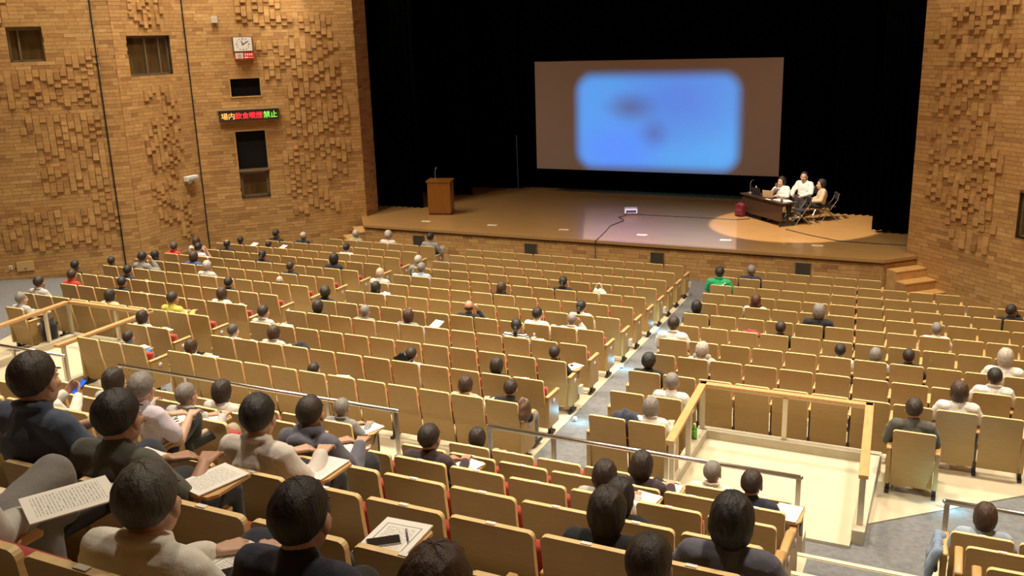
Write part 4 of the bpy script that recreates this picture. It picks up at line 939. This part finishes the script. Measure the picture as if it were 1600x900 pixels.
def metal_rail(x0, x1, label, posts, y=9.18, zt=ZO-4.50):
    root = tag(empty('metal_handrail', (x0, y, ZR[0]-H)), label, 'handrail'); hgt = zt-(ZR[0]-H)
    m = MB(); m.tube((0, 0, hgt), (x1-x0, 0, hgt), .026, .026, 12); m.ball((0, 0, hgt), .026, 10, 6); m.ball((x1-x0, 0, hgt), .026, 10, 6); m.build('rail_bar', STEEL, root, True)
    for x in posts:
        m = MB(); m.box((x-x0, 0, hgt/2-.01), (.05, .03, hgt-.02)); m.build('post', STEEL, root)
    for x in posts:
        m = MB(); m.tube((x-x0, 0, 0), (x-x0, 0, .012), .06, .06, 14); m.build('base_plate', STEEL, root)
metal_rail(-10.9, -6.08, 'long steel rail in front of the rear left block', [-10.88, -9.6, -8.3, -7.15, -6.1])
metal_rail(-4.80, -1.17, 'steel rail in front of the rear centre block', [-4.78, -3.95, -2.6, -1.19])
metal_rail(.19, 2.6, 'short steel rail in front of the rear right block', [.21, 1.35, 2.58])
metal_rail(-14.5, -12.05, 'short steel rail by the left wheelchair bay', [-14.48, -13.2, -12.07])

# ---------------------------------------------------------------- figures
HC = Vector((0, .215, 1.00)); HS = 1.07
NECK = Vector((0, .19, .93))
def headrot(yaw): return Rz(-yaw)        # positive yaw turns the face to the right
def hp(p, yaw): return HC + headrot(yaw) @ (Vector(p)*HS)
POSES = {      # (elbow, wrist, finger direction, palm normal) for left (-x) and right (+x)
 'lap':   (((-.25, .24, .60), (-.11, .44, .55), (.35, .9, -.2), (0, 0, -1)), ((.25, .24, .60), (.11, .44, .55), (-.35, .9, -.2), (0, 0, -1))),
 'tray':  (((-.26, .24, .60), (.02, .44, .71), (.6, .75, .0), (0, 0, -1)), ((.27, .27, .60), (.20, .46, .715), (-.3, .9, .1), (0, 0, -1))),
 'cheek': (((-.25, .24, .60), (-.06, .42, .58), (.6, .75, -.1), (0, 0, -1)), ((.22, .40, .66), (.115, .36, .90), (-.2, -.15, .95), (-.8, -.5, 0))),
 'phone': (((-.25, .26, .63), (-.085, .50, .80), (.35, .55, .55), (.6, -.2, .3)), ((.25, .26, .63), (.085, .50, .80), (-.35, .55, .55), (-.6, -.2, .3))),
 'mic':   (((-.26, .28, .62), (-.14, .47, .66), (.3, .85, .2), (0, 0, -1)), ((.25, .30, .66), (.05, .37, .86), (-.45, .2, .85), (-.5, .6, -.3))),
 'knees': (((-.26, .30, .60), (-.13, .54, .56), (.1, .95, -.25), (0, 0, -1)), ((.26, .30, .60), (.13, .54, .56), (-.1, .95, -.25), (0, 0, -1))),
}
SHO = .825
def legs(kind):
    if kind == 'cross': return (((-.09, .24, .45), (-.12, .66, .47), (-.12, .68, .09), (-.12, .86, .04)), ((.09, .24, .47), (.02, .66, .60), (-.12, .78, .34), (-.16, .96, .32)))
    return (((-.09, .24, .45), (-.12, .66, .47), (-.12, .68, .09), (-.13, .86, .04)), ((.09, .24, .45), (.12, .66, .47), (.12, .68, .09), (.13, .86, .04)))
def torso(m, g=0):
    m.ball((0, .22, .47), (.165+g, .125+g, .115+g)); m.ball((0, .195, .58), (.148+g, .108+g, .14+g)); m.ball((0, .175, .71), (.168+g, .118+g, .16+g))
    m.caps([((-.155, .17, .815), .062+g), ((.155, .17, .815), .062+g)]); m.caps([((0, .175, .83), .075+g), ((0, .182, .875), .058+g)])
def hand(m, wr, d, n, side):
    wr = Vector(wr); d = Vector(d).normalized(); n = Vector(n); n = (n-d*n.dot(d)).normalized(); sd = d.cross(n)
    if side*sd.x < 0: pass
    for k in range(4):
        off = (k-1.5)*.023; L = (.066, .076, .072, .055)[k]
        kn = wr+d*.085+sd*off; base = wr+d*.012+sd*off*.55
        m.caps([(base, .0145), (kn, .0125)], n=8)
        p1 = kn+(d*.88+n*.42+sd*off*2.5).normalized()*L*.55; p2 = p1+(d*.45+n*.85+sd*off*1.5).normalized()*L*.5
        m.caps([(kn, .0095), (p1, .0085), (p2, .0075)], n=8)
    # the thumb leaves the side of the palm near its base
    ts = 1 if (sd.x*(-1 if wr.x > 0 else 1)) > 0 else -1
    t0 = wr+d*.025+sd*ts*.024; t1 = t0+(d*.55+sd*ts*.75+n*.25).normalized()*.045; t2 = t1+(d*.85+sd*ts*.2+n*.35).normalized()*.032
    m.caps([(t0, .0135), (t1, .0105), (t2, .0085)], n=8)
_cache = {}
def body_mesh(pose, yaw, leg):
    k = ('b', pose, yaw, leg)
    if k in _cache: return _cache[k]
    m = MB(); torso(m)
    m.caps([((0, .18, .84), .062), (tuple(NECK), .053), (tuple(HC+Vector((0, -.015, -.05))), .052)])
    R = headrot(yaw)
    def e(c, r): m.ball(hp(c, yaw), tuple(q*HS for q in r), 18, 12, 0, R)
    e((0, -.012, .028), (.078, .099, .092)); e((0, .028, -.042), (.061, .066, .084)); e((0, .062, -.098), (.030, .028, .022)); e((0, .078, .022), (.048, .022, .013))
    for s in (-1, 1): e((s*.038, .062, -.03), (.024, .026, .022)); e((s*.079, -.004, -.012), (.011, .021, .032))
    m.caps([(hp((0, .092, .002), yaw), .010), (hp((0, .114, -.034), yaw), .0155)]); m.caps([(hp((-.012, .104, -.038), yaw), .009), (hp((.012, .104, -.038), yaw), .009)])
    m.caps([(hp((-.014, .089, -.066), yaw), .009), (hp((.014, .089, -.066), yaw), .009)])
    for s, arm in zip((-1, 1), POSES[pose]):
        el, wr, d, n = arm
        m.caps([((s*.178, .17, SHO-.01), .056), ((s*.21, .19, .745), .048), (el, .039), (tuple((Vector(el)*.4+Vector(wr)*.6)), .036), (wr, .025)]); hand(m, wr, d, n, s)
    for hip, kn, an, to in legs(leg):
        m.caps([(hip, .088), (kn, .058), (tuple(Vector(kn)*.6+Vector(an)*.4), .055), (an, .036)]); m.caps([(an, .036), (to, .024)])
    me = finish(m, 'figure', .0058, .16, [SKINS[0]], 3); _cache[k] = me; return me
def top_mesh(pose, sleeve, collar):
    k = ('t', pose, sleeve, collar)
    if k in _cache: return _cache[k]
    g = .017; m = MB(); torso(m, g)
    for s, arm in zip((-1, 1), POSES[pose]):
        el, wr, d, n = arm; el = Vector(el); wr = Vector(wr)
        a = [((s*.178, .17, SHO-.01), .062+g*.5), ((s*.21, .19, .745), .055+g)]
        if sleeve: a += [(el, .045+g), (el*.4+wr*.6, .041+g*.9), (el*.08+wr*.92, .034+g*.7)]
        else: a += [(Vector((s*.21, .19, .745))*.45+el*.55, .053+g)]
        m.caps(a)
    if collar:
        n = 20; r0 = .075
        ring = [((math.cos(2*PI*i/n)*r0, .178+math.sin(2*PI*i/n)*r0*.95, .905+.018*math.sin(2*PI*i/n+PI)), .016 if collar == 1 else .034) for i in range(n+1)]
        m.caps(ring, n=8)
        if collar == 2: m.ball((0, .075, .835), (.11, .06, .085))
    me = finish(m, 'top', .0095, .30, [MATS['skin_a']], 5)
    # loose folds
    for v in me.vertices:
        q = noise.noise(Vector((v.co.x*9, v.co.y*9, v.co.z*14)))*.009 + noise.noise(Vector((v.co.x*20+v.co.z*8, v.co.y*20, v.co.z*26)))*.005
        v.co += v.normal*q
    _cache[k] = me; return me
def bottoms_mesh(leg):
    k = ('p', leg)
    if k in _cache: return _cache[k]
    g = .016; m = MB(); m.ball((0, .22, .46), (.172+g, .13+g, .105+g))
    for hip, kn, an, to in legs(leg): m.caps([(hip, .09+g), (kn, .062+g), (Vector(kn)*.6+Vector(an)*.4, .058+g), (Vector(kn)*.06+Vector(an)*.94, .046+g)])
    me = finish(m, 'trousers', .012, .35, [MATS['skin_a']], 5)
    for v in me.vertices: v.co += v.normal*(noise.noise(Vector((v.co.x*12, v.co.y*10, v.co.z*12)))*.008)
    _cache[k] = me; return me
def shoe_mesh():
    if 'shoe' in _cache: return _cache['shoe']
    m = MB(); m.caps([((0, -.05, .055), .042), ((0, .06, .045), .042), ((.004, .16, .035), .036)]); m.box((.002, .06, .012), (.088, .27, .024)); m.caps([((0, -.03, .075), .04), ((0, -.025, .10), .042)])
    me = finish(m, 'shoe', .010, .5, [BLACKMETAL], 3); _cache['shoe'] = me; return me
def face_mesh(yaw):
    k = ('f', yaw)
    if k in _cache: return _cache[k]
    R = headrot(yaw); m = MB()
    for s in (-1, 1):
        m.ball(hp((s*.032, .083, .002), yaw), (.0135, .008, .0075), 10, 6, 0, R); m.ball(hp((s*.032, .0905, .002), yaw), (.0058, .0035, .006), 8, 6, 1, R)
        m.ball(hp((s*.034, .0965, .026), yaw), (.019, .004, .0042), 8, 6, 1, R)
    m.ball(hp((0, .0995, -.066), yaw), (.021, .006, .0055), 10, 6, 2, R)
    me = m.mesh('face_features', [mat('eye_white', (.75, .72, .68), .3), mat('eye_dark', (.02, .013, .01), .3), mat('lip', (.38, .12, .10), .5)], True); _cache[k] = me; return me
def hair_mesh(style, yaw):
    k = ('h', style, yaw)
    if k in _cache: return _cache[k]
    R = headrot(yaw); m = MB(); nu, nv = 72, 34
    T = dict(short=.115, crop=.06, fringe=.06, bald=.045, long=.17, pony=.10, bun=.10, bob=.20, curly=.26, curlylong=.24)[style]
    azs = [0, 55, 92, 112, 132, 180]
    thr = dict(short=[-50, -44, -14, 6, 34, 44], crop=[-46, -40, -8, 12, 40, 50], fringe=[-50, -44, -12, 10, 60, 80], bald=[-50, -42, -10, 25, 95, 95],
               long=[-80, -72, -62, -40, 36, 46], pony=[-52, -44, -12, 8, 40, 50], bun=[-52, -44, -12, 8, 40, 50], bob=[-80, -74, -66, -42, 24, 34], curly=[-56, -50, -24, 0, 30, 38], curlylong=[-80, -74, -60, -35, 34, 42])[style]
    v = []; f = []
    for j in range(nv+1):
        el = -PI/2+PI*j/nv
        for i in range(nu):
            a = 2*PI*i/nu; d = Vector((math.cos(el)*math.cos(a), math.cos(el)*math.sin(a), math.sin(el)))
            az = math.degrees(math.atan2(abs(d.x), -d.y)); eld = math.degrees(el); t = np.interp(az, azs, thr)
            s = min(1, max(0, (eld-t-7*noise.noise(d*9))/19+.5)); s = s*s*(3-2*s)
            if style == 'bald': s *= min(1, max(0, (14-eld)/30))
            if style == 'fringe' and az < 150: s *= .35+.65*min(1, max(0, (60-eld)/30))
            nz = noise.noise(d*3.1+Vector((len(style), 0, 0)))*.35+noise.noise(d*9)*.25
            if 'curly' in style: nz += noise.noise(d*13)*.9
            else: nz += noise.noise(Vector((math.cos(a)*4.5, math.sin(a)*4.5, el*.9)))*.42+noise.noise(Vector((math.cos(a)*13, math.sin(a)*13, el*1.6)))*.30+noise.noise(d*5.5+Vector((9, 0, 0)))*.3
            low = 1
            if style in ('bob', 'long', 'curlylong') and eld < 0: low = 1+.16*min(1, -eld/50)
            th = T*(.55+.45*min(1, max(0, (eld+45)/60))) if style in ('short', 'crop', 'fringe', 'pony', 'bun') else T
            rr = (1+th*(1+.55*nz))*low*s + .88*(1-s)
            p = Vector((d.x*.079*rr, -.012+d.y*.100*rr, .028+d.z*.094*rr*(1.02 if d.z > 0 else 1.15 if style in ('bob', 'long', 'curlylong') else 1)))
            v.append(HC+R @ (p*HS))
    for j in range(nv):
        for i in range(nu): a = j*nu+i; b = j*nu+(i+1) % nu; f.append((a, b, b+nu, a+nu))
    m.add(v, f)
    def lobe(c, r): m.ball(hp(c, yaw), tuple(q*HS for q in r), 14, 12, 0, R)
    if style == 'long':
        for x, y, ln in ((-.055, -.075, .13), (0, -.09, .16), (.055, -.075, .13), (-.075, -.035, .10), (.075, -.035, .10)): lobe((x, y, -.06-ln*.6), (.042, .038, ln))
    if style == 'curlylong':
        for x, y, z in ((-.07, -.05, -.09), (0, -.08, -.10), (.07, -.05, -.09), (-.09, -.01, -.11), (.09, -.01, -.11), (-.05, -.08, -.14), (.05, -.08, -.14)): lobe((x, y, z), (.055, .05, .065))
    if style == 'pony':
        m.caps([(hp((0, -.108, .02), yaw), .030), (hp((0, -.14, -.01), yaw), .034), (hp((0, -.145, -.09), yaw), .034), (hp((.005, -.13, -.19), yaw), .014)])
    if style == 'bun': lobe((0, -.115, .05), (.045, .04, .042))
    me = m.mesh('hair', [HAIR['black']], True); _cache[k] = me; return me
def slotmat(o, mt):
    o.material_slots[0].link = 'OBJECT'; o.material_slots[0].material = mt
def striped_cloth():
    m, nt, N, L, b = nodes_of('striped_top'); tc = N.new('ShaderNodeTexCoord'); w_ = N.new('ShaderNodeTexWave'); w_.bands_direction = 'Z'; w_.inputs['Scale'].default_value = 11; w_.inputs['Distortion'].default_value = .6
    L.new(tc.outputs['Object'], w_.inputs[0]); cr = N.new('ShaderNodeValToRGB'); cr.color_ramp.interpolation = 'CONSTANT'; cr.color_ramp.elements[0].color = (.7, .68, .64, 1); cr.color_ramp.elements[1].color = (.012, .012, .02, 1); cr.color_ramp.elements[1].position = .5
    L.new(w_.outputs[0], cr.inputs[0]); L.new(cr.outputs[0], b.inputs['Base Color']); b.inputs['Roughness'].default_value = .9; return m
STRIPES = striped_cloth()
TROU = [cloth('trousers_black', (.015, .015, .017)), cloth('trousers_navy', (.025, .03, .05)), cloth('trousers_grey', (.20, .19, .175)), cloth('trousers_beige', (.36, .29, .19))]
def person(loc, scale, style, hcol, top, sleeve, pose, yaw, label, leg='sit', tr=0, skin=0, collar=0, rz=0, group=None, shoes=BLACKMETAL, face=True, wide=1):
    yaw = round(yaw, 1)
    o = put('person', body_mesh(pose, yaw, leg), None, loc, rz); o.scale = (scale*wide, scale, scale); slotmat(o, SKINS[skin]); tag(o, label, 'person', group)
    h = put('hair', hair_mesh(style, yaw), o); slotmat(h, HAIR[hcol])
    if face: put('face_features', face_mesh(yaw), o)
    t = put('top', top_mesh(pose, sleeve, collar), o); slotmat(t, STRIPES if top == 'striped' else cloth('top_'+top, C[top]))
    p = put('trousers', bottoms_mesh(leg), o); slotmat(p, TROU[tr])
    for q in legs(leg):
        s = put('shoe', shoe_mesh(), o, (q[2][0], q[2][1]+.01, q[2][2]-.085)); slotmat(s, shoes)
    return o
HN = dict(short='short %s hair', crop='cropped %s hair', fringe='thinning %s hair', bald='balding head and %s hair', long='long %s hair', pony='%s ponytail', bun='%s hair bun', bob='chin length %s hair', curly='curly %s hair', curlylong='long curly %s hair')
TN = dict(brightblue='bright blue', lightgrey='light grey', offwhite='off white', lightblue='light blue', slate='slate grey')
SPECIAL = {('G', 'centre', 3): dict(collar=1, tr=1, wide=1.08), ('F', 'centre', 1): dict(wide=1.1, tr=0), ('D', 'centre', 0): dict(collar=2, tr=0), ('G', 'centre', 4): dict(sc=.90), ('F', 'centre', 0): dict(tr=1, wide=1.06), ('E', 'centre', 1): dict(collar=1, tr=0)}
WHAT = {}
for n, (r, b, x, dz, style, hcol, top, sleeve, pose, yaw, paper) in enumerate(PEOPLE):
    y, z = rowinfo(r); s = seat_key(r, b, x)
    hh = H+.27+dz; sc = min(1.14, max(.90, hh/HC.z)); zz = z+hh-HC.z*sc
    kw = SPECIAL.get(s[:3], {})
    if 'sc' in kw: sc = kw['sc']; zz = z+hh-HC.z*sc
    cn = lambda c: {'pepper': 'dark grey'}.get(c, c)
    ds = (HN[style] % cn(hcol)).replace('balding head and', 'balding')+', '+TN.get(top, top)+' top'
    person((x, y+.24-HC.y*sc, zz), sc, style, hcol, top, sleeve, pose, yaw, 'person, '+ds+', '+seat_phrase(r, b, s[2]).replace(' of ', ' ').replace('left end', 'left').replace('beside the ', 'by '), tr=kw.get('tr', (0, 1, 2, 0, 3)[n % 5]), skin=n % 3,
           collar=kw.get('collar', 1 if n % 4 == 0 else 0), leg='cross' if n % 6 == 5 else 'sit', group='seated audience', wide=kw.get('wide', 1))
    # folding tray with a handout
    if paper:
        tr_z = {2: .74}.get(paper, max(.66, min(.76, .69*sc))); root = SEATOBJ.get(s[:3])
        if root is not None and paper != 2:
            tt = put('tray_table', SME['tray_table'], root, (.20, .42, tr_z-.012)); put('tray_bracket', SME['tray_bracket'], tt)
        sx = s[3]+.20; big = paper == 3
        a = random.uniform(-.35, .25)
        m = MB(); m.box((0, 0, .003), (.21, .29, .006)) if not big else m.box((0, 0, .004), (.24, .32, .008))
        o = m.build('handout', [PRINT_A if n % 2 else PRINT_B], None, False, (sx, y+.42, z+tr_z+.002+(.014 if isinstance(r, int) else 0)), a)
        if paper == 2: o.rotation_euler = (.4, 0, a); o.location.z += .04; o.location.x += .06
        tag(o, 'white printed handout %s, %s' % ('held up' if paper == 2 else 'on tray', seat_phrase(r, b, s[2]).replace(' of ', ' ')), 'paper', 'printed handouts')
        WHAT[s[:3]] = (sx, y+.42, z+tr_z+.008)

# speakers on the stage
def speaker(hx, hy, hz, rz, scale, **kw):
    off = Rz(rz) @ Vector((HC.x*scale, HC.y*scale, 0))
    return person((hx-off.x, hy-off.y, SZ), scale, rz=rz, **kw)
S1 = speaker(-4.78, 29.20, 2.1, math.radians(150), 1.12, style='bob', hcol='black', top='white', sleeve=1, pose='mic', yaw=0, label='woman in white blouse speaking into a hand microphone behind the dark table', tr=0, skin=2, collar=0)
m = MB(); m.tube((0, 0, -.11), (0, 0, .02), .013, .016, 10); m.ball((0, 0, .045), .026, 12, 8)
q = S1.matrix_basis; pos = S1.matrix_basis @ Vector((.025, .375, .93))
o = m.build('hand_microphone', BLACKMETAL, None, True, pos); o.rotation_euler = (-.5, 0, math.radians(150)); tag(o, 'black hand microphone held to the mouth of the woman in white', 'microphone')
speaker(-4.20, 29.78, 2.2, math.radians(158), 1.20, style='short', hcol='black', top='white', sleeve=1, pose='knees', yaw=-.3, label='man in white shirt and dark trousers seated between the two women', tr=0, skin=0, collar=1)
speaker(-3.58, 28.98, 2.1, math.radians(105), 1.12, style='bob', hcol='black', top='beige', sleeve=1, pose='lap', yaw=-.2, label='woman in beige jacket and dark trousers seated sideways at the right', tr=0, skin=2, collar=0)

# ---------------------------------------------------------------- small things about the seats
bottle((-2.93, 11.72, 1.165), .23, .036, GREENPL, mat('pale_green_cap', (.55, .68, .25), .4), 'green tea bottle standing on the curb under the handrail')
def at(r, b, i): s = next(t for t in SEATS if t[:3] == (r, b, i)); y, z = rowinfo(r); return s[3], y, z
x, y, z = at(8, 'centre', 8); bottle((x+.25, y+.30, z+.62), .22, .03, CLEARPL, WHITEPL, 'clear plastic bottle on the arm left of the balding person in black')
x, y, z = at(9, 'centre', 9-9+2); bottle((x+.26, y+.20, z+.64), .30, .034, WHITEPL, WHITEPL, 'white flask beside the person with black ponytail in a striped top')
def soft(name, loc, rad, material, label, cat, handle=None, lump=.25, squash=1):
    root = tag(empty(name, loc), label, cat); m = MB(); m.ball((0, 0, rad[2]), rad, 22, 14)
    me = m.mesh('body', material, True)
    for v in me.vertices: v.co *= 1+lump*noise.noise(v.co*14+Vector(loc))
    put('bag_body' if cat == 'bag' else 'fabric', me, root)
    if handle:
        m = MB(); m.path(handle, .009, 6); m.build('handle', material, root)
    return root
x, y, z = at(5, 'centre', 1); soft('tote_bag', (x-.3, y+.12, z+.66), (.16, .09, .16), cloth('tote_white', (.70, .66, .58)), 'white cloth tote bag standing on an empty seat with raised handles', 'bag', [(-.10, 0, .28), (-.04, 0, .42), (.02, 0, .44), (.10, 0, .28)])
x, y, z = at(11, 'centre', 4); soft('handbag', (x-.1, y+.14, z+.68), (.17, .10, .14), mat('black_leather', (.012, .012, .013), .25), 'shiny black handbag on the seat beside a hunched person in white', 'bag')
x, y, z = at(7, 'centre', 9); soft('carrier_bag', (x-.35, y+.15, z+.66), (.14, .09, .13), mat('white_film', (.75, .73, .68), .4), 'white carrier bag beside the person with long black hair', 'bag')
x, y, z = at(12, 'right', 0); soft('knit_scarf', (x+.22, y+.15, z+.70), (.20, .12, .13), cloth('navy_check', (.03, .035, .06)), 'navy bundle on the second last seat by the wheelchair bay', 'scarf')
x, y, z = at(7, 'right', 2); soft('bandana', (x+.1, y+.15, z+.72), (.16, .1, .09), cloth('red_pattern', (.42, .02, .05)), 'red patterned cloth lying over an empty seat in the right block', 'cloth')
x, y, z = at(11, 'centre', 8); soft('folded_umbrella', (x-.05, y+.22, z+.70), (.17, .10, .10), cloth('black_nylon', (.014, .014, .016)), 'black folded nylon bundle on the seat next to the person in light grey', 'bundle')
x, y, z = at(12, 'centre', 0); soft('purse', (x+.24, y+.16, z+.56), (.12, .13, .17), mat('brown_leather', (.11, .055, .03), .5), 'brown purse on the aisle arm of the last centre row', 'bag')
soft('backpack', (-15.72, 11.75, CROSS), (.17, .14, .28), cloth('black_pack', (.014, .012, .014)), 'black backpack hanging beside the single seat at the left bay', 'bag')
x, y, z = at('A', 'right', 0); m = MB(); R_ = random.Random(4)
for k in range(7): m.caps([((.0, .05+.055*k, .63), .045), ((R_.uniform(-.06, -.02), .05+.055*k, .50), .04), ((R_.uniform(-.07, -.01), .04+.06*k, .34+R_.random()*.08), .035)], n=8)
m.caps([((.02, .38, .62), .05), ((-.03, .42, .48), .045), ((-.02, .40, .30), .04)], n=8)
me = finish(m, 'jacket', .014, .5, [cloth('denim_light', (.20, .27, .38))], 2)
for v in me.vertices: v.co += v.normal*noise.noise(v.co*16)*.014
root = tag(empty('denim_jacket', (x-.33, y, z)), 'light blue denim jacket hung over the arm of the rear right aisle seat', 'jacket'); put('fabric', me, root)
x, y, z = at(3, 'right', 0); m = MB(); m.path([(.10, .06, .93), (.02, .035, .86), (-.10, .06, .74)], .012, 6); tag(m.build('bag_strap', PAPER, None, False, (x, y, z+.02)), 'pale bag strap across the back of the person in green', 'strap')
# desk things on the nearest trays
def gadget(loc, a, label, col_case, col_glass, w_=.075, l_=.155):
    root = tag(empty('smartphone', loc, a), label, 'phone'); m = MB(); m.box((0, 0, .005), (w_, l_, .010)); bevel(m.build('case', col_case, root), .004)
    m = MB(); m.box((0, 0, .0108), (w_*.92, l_*.94, .001)); m.build('screen', col_glass, root); return root
BLKGL = mat('black_glass', (.012, .012, .014), .12)
p3 = WHAT[('F', 'centre', 3)]
gadget((p3[0]-.02, p3[1]-.05, p3[2]), -.9, 'smartphone with silver edge lying on a printed handout on the front tray', mat('silver_case', (.55, .54, .52), .3, .5), BLKGL)
def pen(loc, a, col, label):
    root = tag(empty('pen', loc, a), label, 'pen'); m = MB(); m.tube((-.065, 0, .005), (.05, 0, .005), .0048, .0048, 8); m.build('barrel', col, root, True); m = MB(); m.tube((.05, 0, .005), (.068, 0, .004), .0048, .001, 8); m.build('tip', CHROME, root, True); m = MB(); m.box((-.045, 0, .012), (.04, .003, .003)); m.build('clip', CHROME, root)
pen((p3[0]+.055, p3[1]+.03, p3[2]), -.95, mat('purple_pen', (.10, .02, .16), .3), 'purple ballpoint pen beside the silver edged smartphone')
p4 = WHAT[('D', 'left', 0)]
pen((p4[0]+.02, p4[1]-.02, p4[2]), 1.0, BLACKMETAL, 'black pen on the handout of the person in lilac'); pen((p4[0]+.06, p4[1]-.05, p4[2]), .9, mat('dark_pen', (.03, .03, .04), .4), 'dark grey pen lying beside the black pen')
m = MB()
for s in (-1, 1):
    for k in range(14): m.tube((s*.035+.028*math.cos(2*PI*k/14), .02*math.sin(2*PI*k/14), .004), (s*.035+.028*math.cos(2*PI*(k+1)/14), .02*math.sin(2*PI*(k+1)/14), .004), .0022, .0022, 6)
    m.tube((s*.064, 0, .004), (s*.03, -.10, .006), .0022, .0022, 6)
m.tube((-.008, .004, .004), (.008, .004, .004), .0022, .0022, 6)
tag(m.build('eyeglasses', BLACKMETAL, None, False, (p4[0]-.04, p4[1]+.02, p4[2]), .6), 'folded black eyeglasses on the handout of the person in lilac', 'glasses')
# phone in the hands of the person in the rear left block
s = seat_key('D', 'left', -7.05); y, z = rowinfo('D')
g = gadget((-7.02, y+.58, z+.80), 0, 'blue lit smartphone held up in two hands', BLKGL, mat('blue_phone_screen', (.02, .12, .75), .3, emit=.6), .085, .16); g.rotation_euler = (.7, 0, -.3)
p5 = WHAT[('G', 'centre', 3)]
root = tag(empty('tablet', (p5[0]+.03, p5[1]-.12, p5[2]+.006), -.7), 'black tablet lying over the papers beside the person in cream', 'tablet'); m = MB(); m.box((0, 0, .005), (.17, .24, .010)); bevel(m.build('case', BLACKMETAL, root), .004); m = MB(); m.box((0, 0, .0106), (.155, .22, .001)); m.build('screen', BLKGL, root)
p6 = WHAT.get((11, 'left bay', 0))
if p6: m = MB(); m.caps([((-.09, 0, .03), .03), ((.09, 0, .03), .03)]); tag(m.build('pencil_case', mat('turquoise_case', (.12, .45, .40), .5), None, True, p6, .3), 'turquoise pencil case on the tray at the left wheelchair bay', 'case')
# grey trousered visitor just inside the lower left edge
y, z = rowinfo('G')
person((-3.33, y+.02, z+.02), 1.08, 'short', 'dark', 'lightgrey', 1, 'lap', 0, 'person in grey trousers with crossed legs at the lower left edge', leg='cross', tr=2, skin=1)
m = MB(); m.box((0, 0, .003), (.25, .32, .006)); tag(m.build('handout', PRINT_B, None, False, (-2.99, y+.55, z+.70), -.5), 'white printed sheets on the tray at the lower left edge', 'paper')
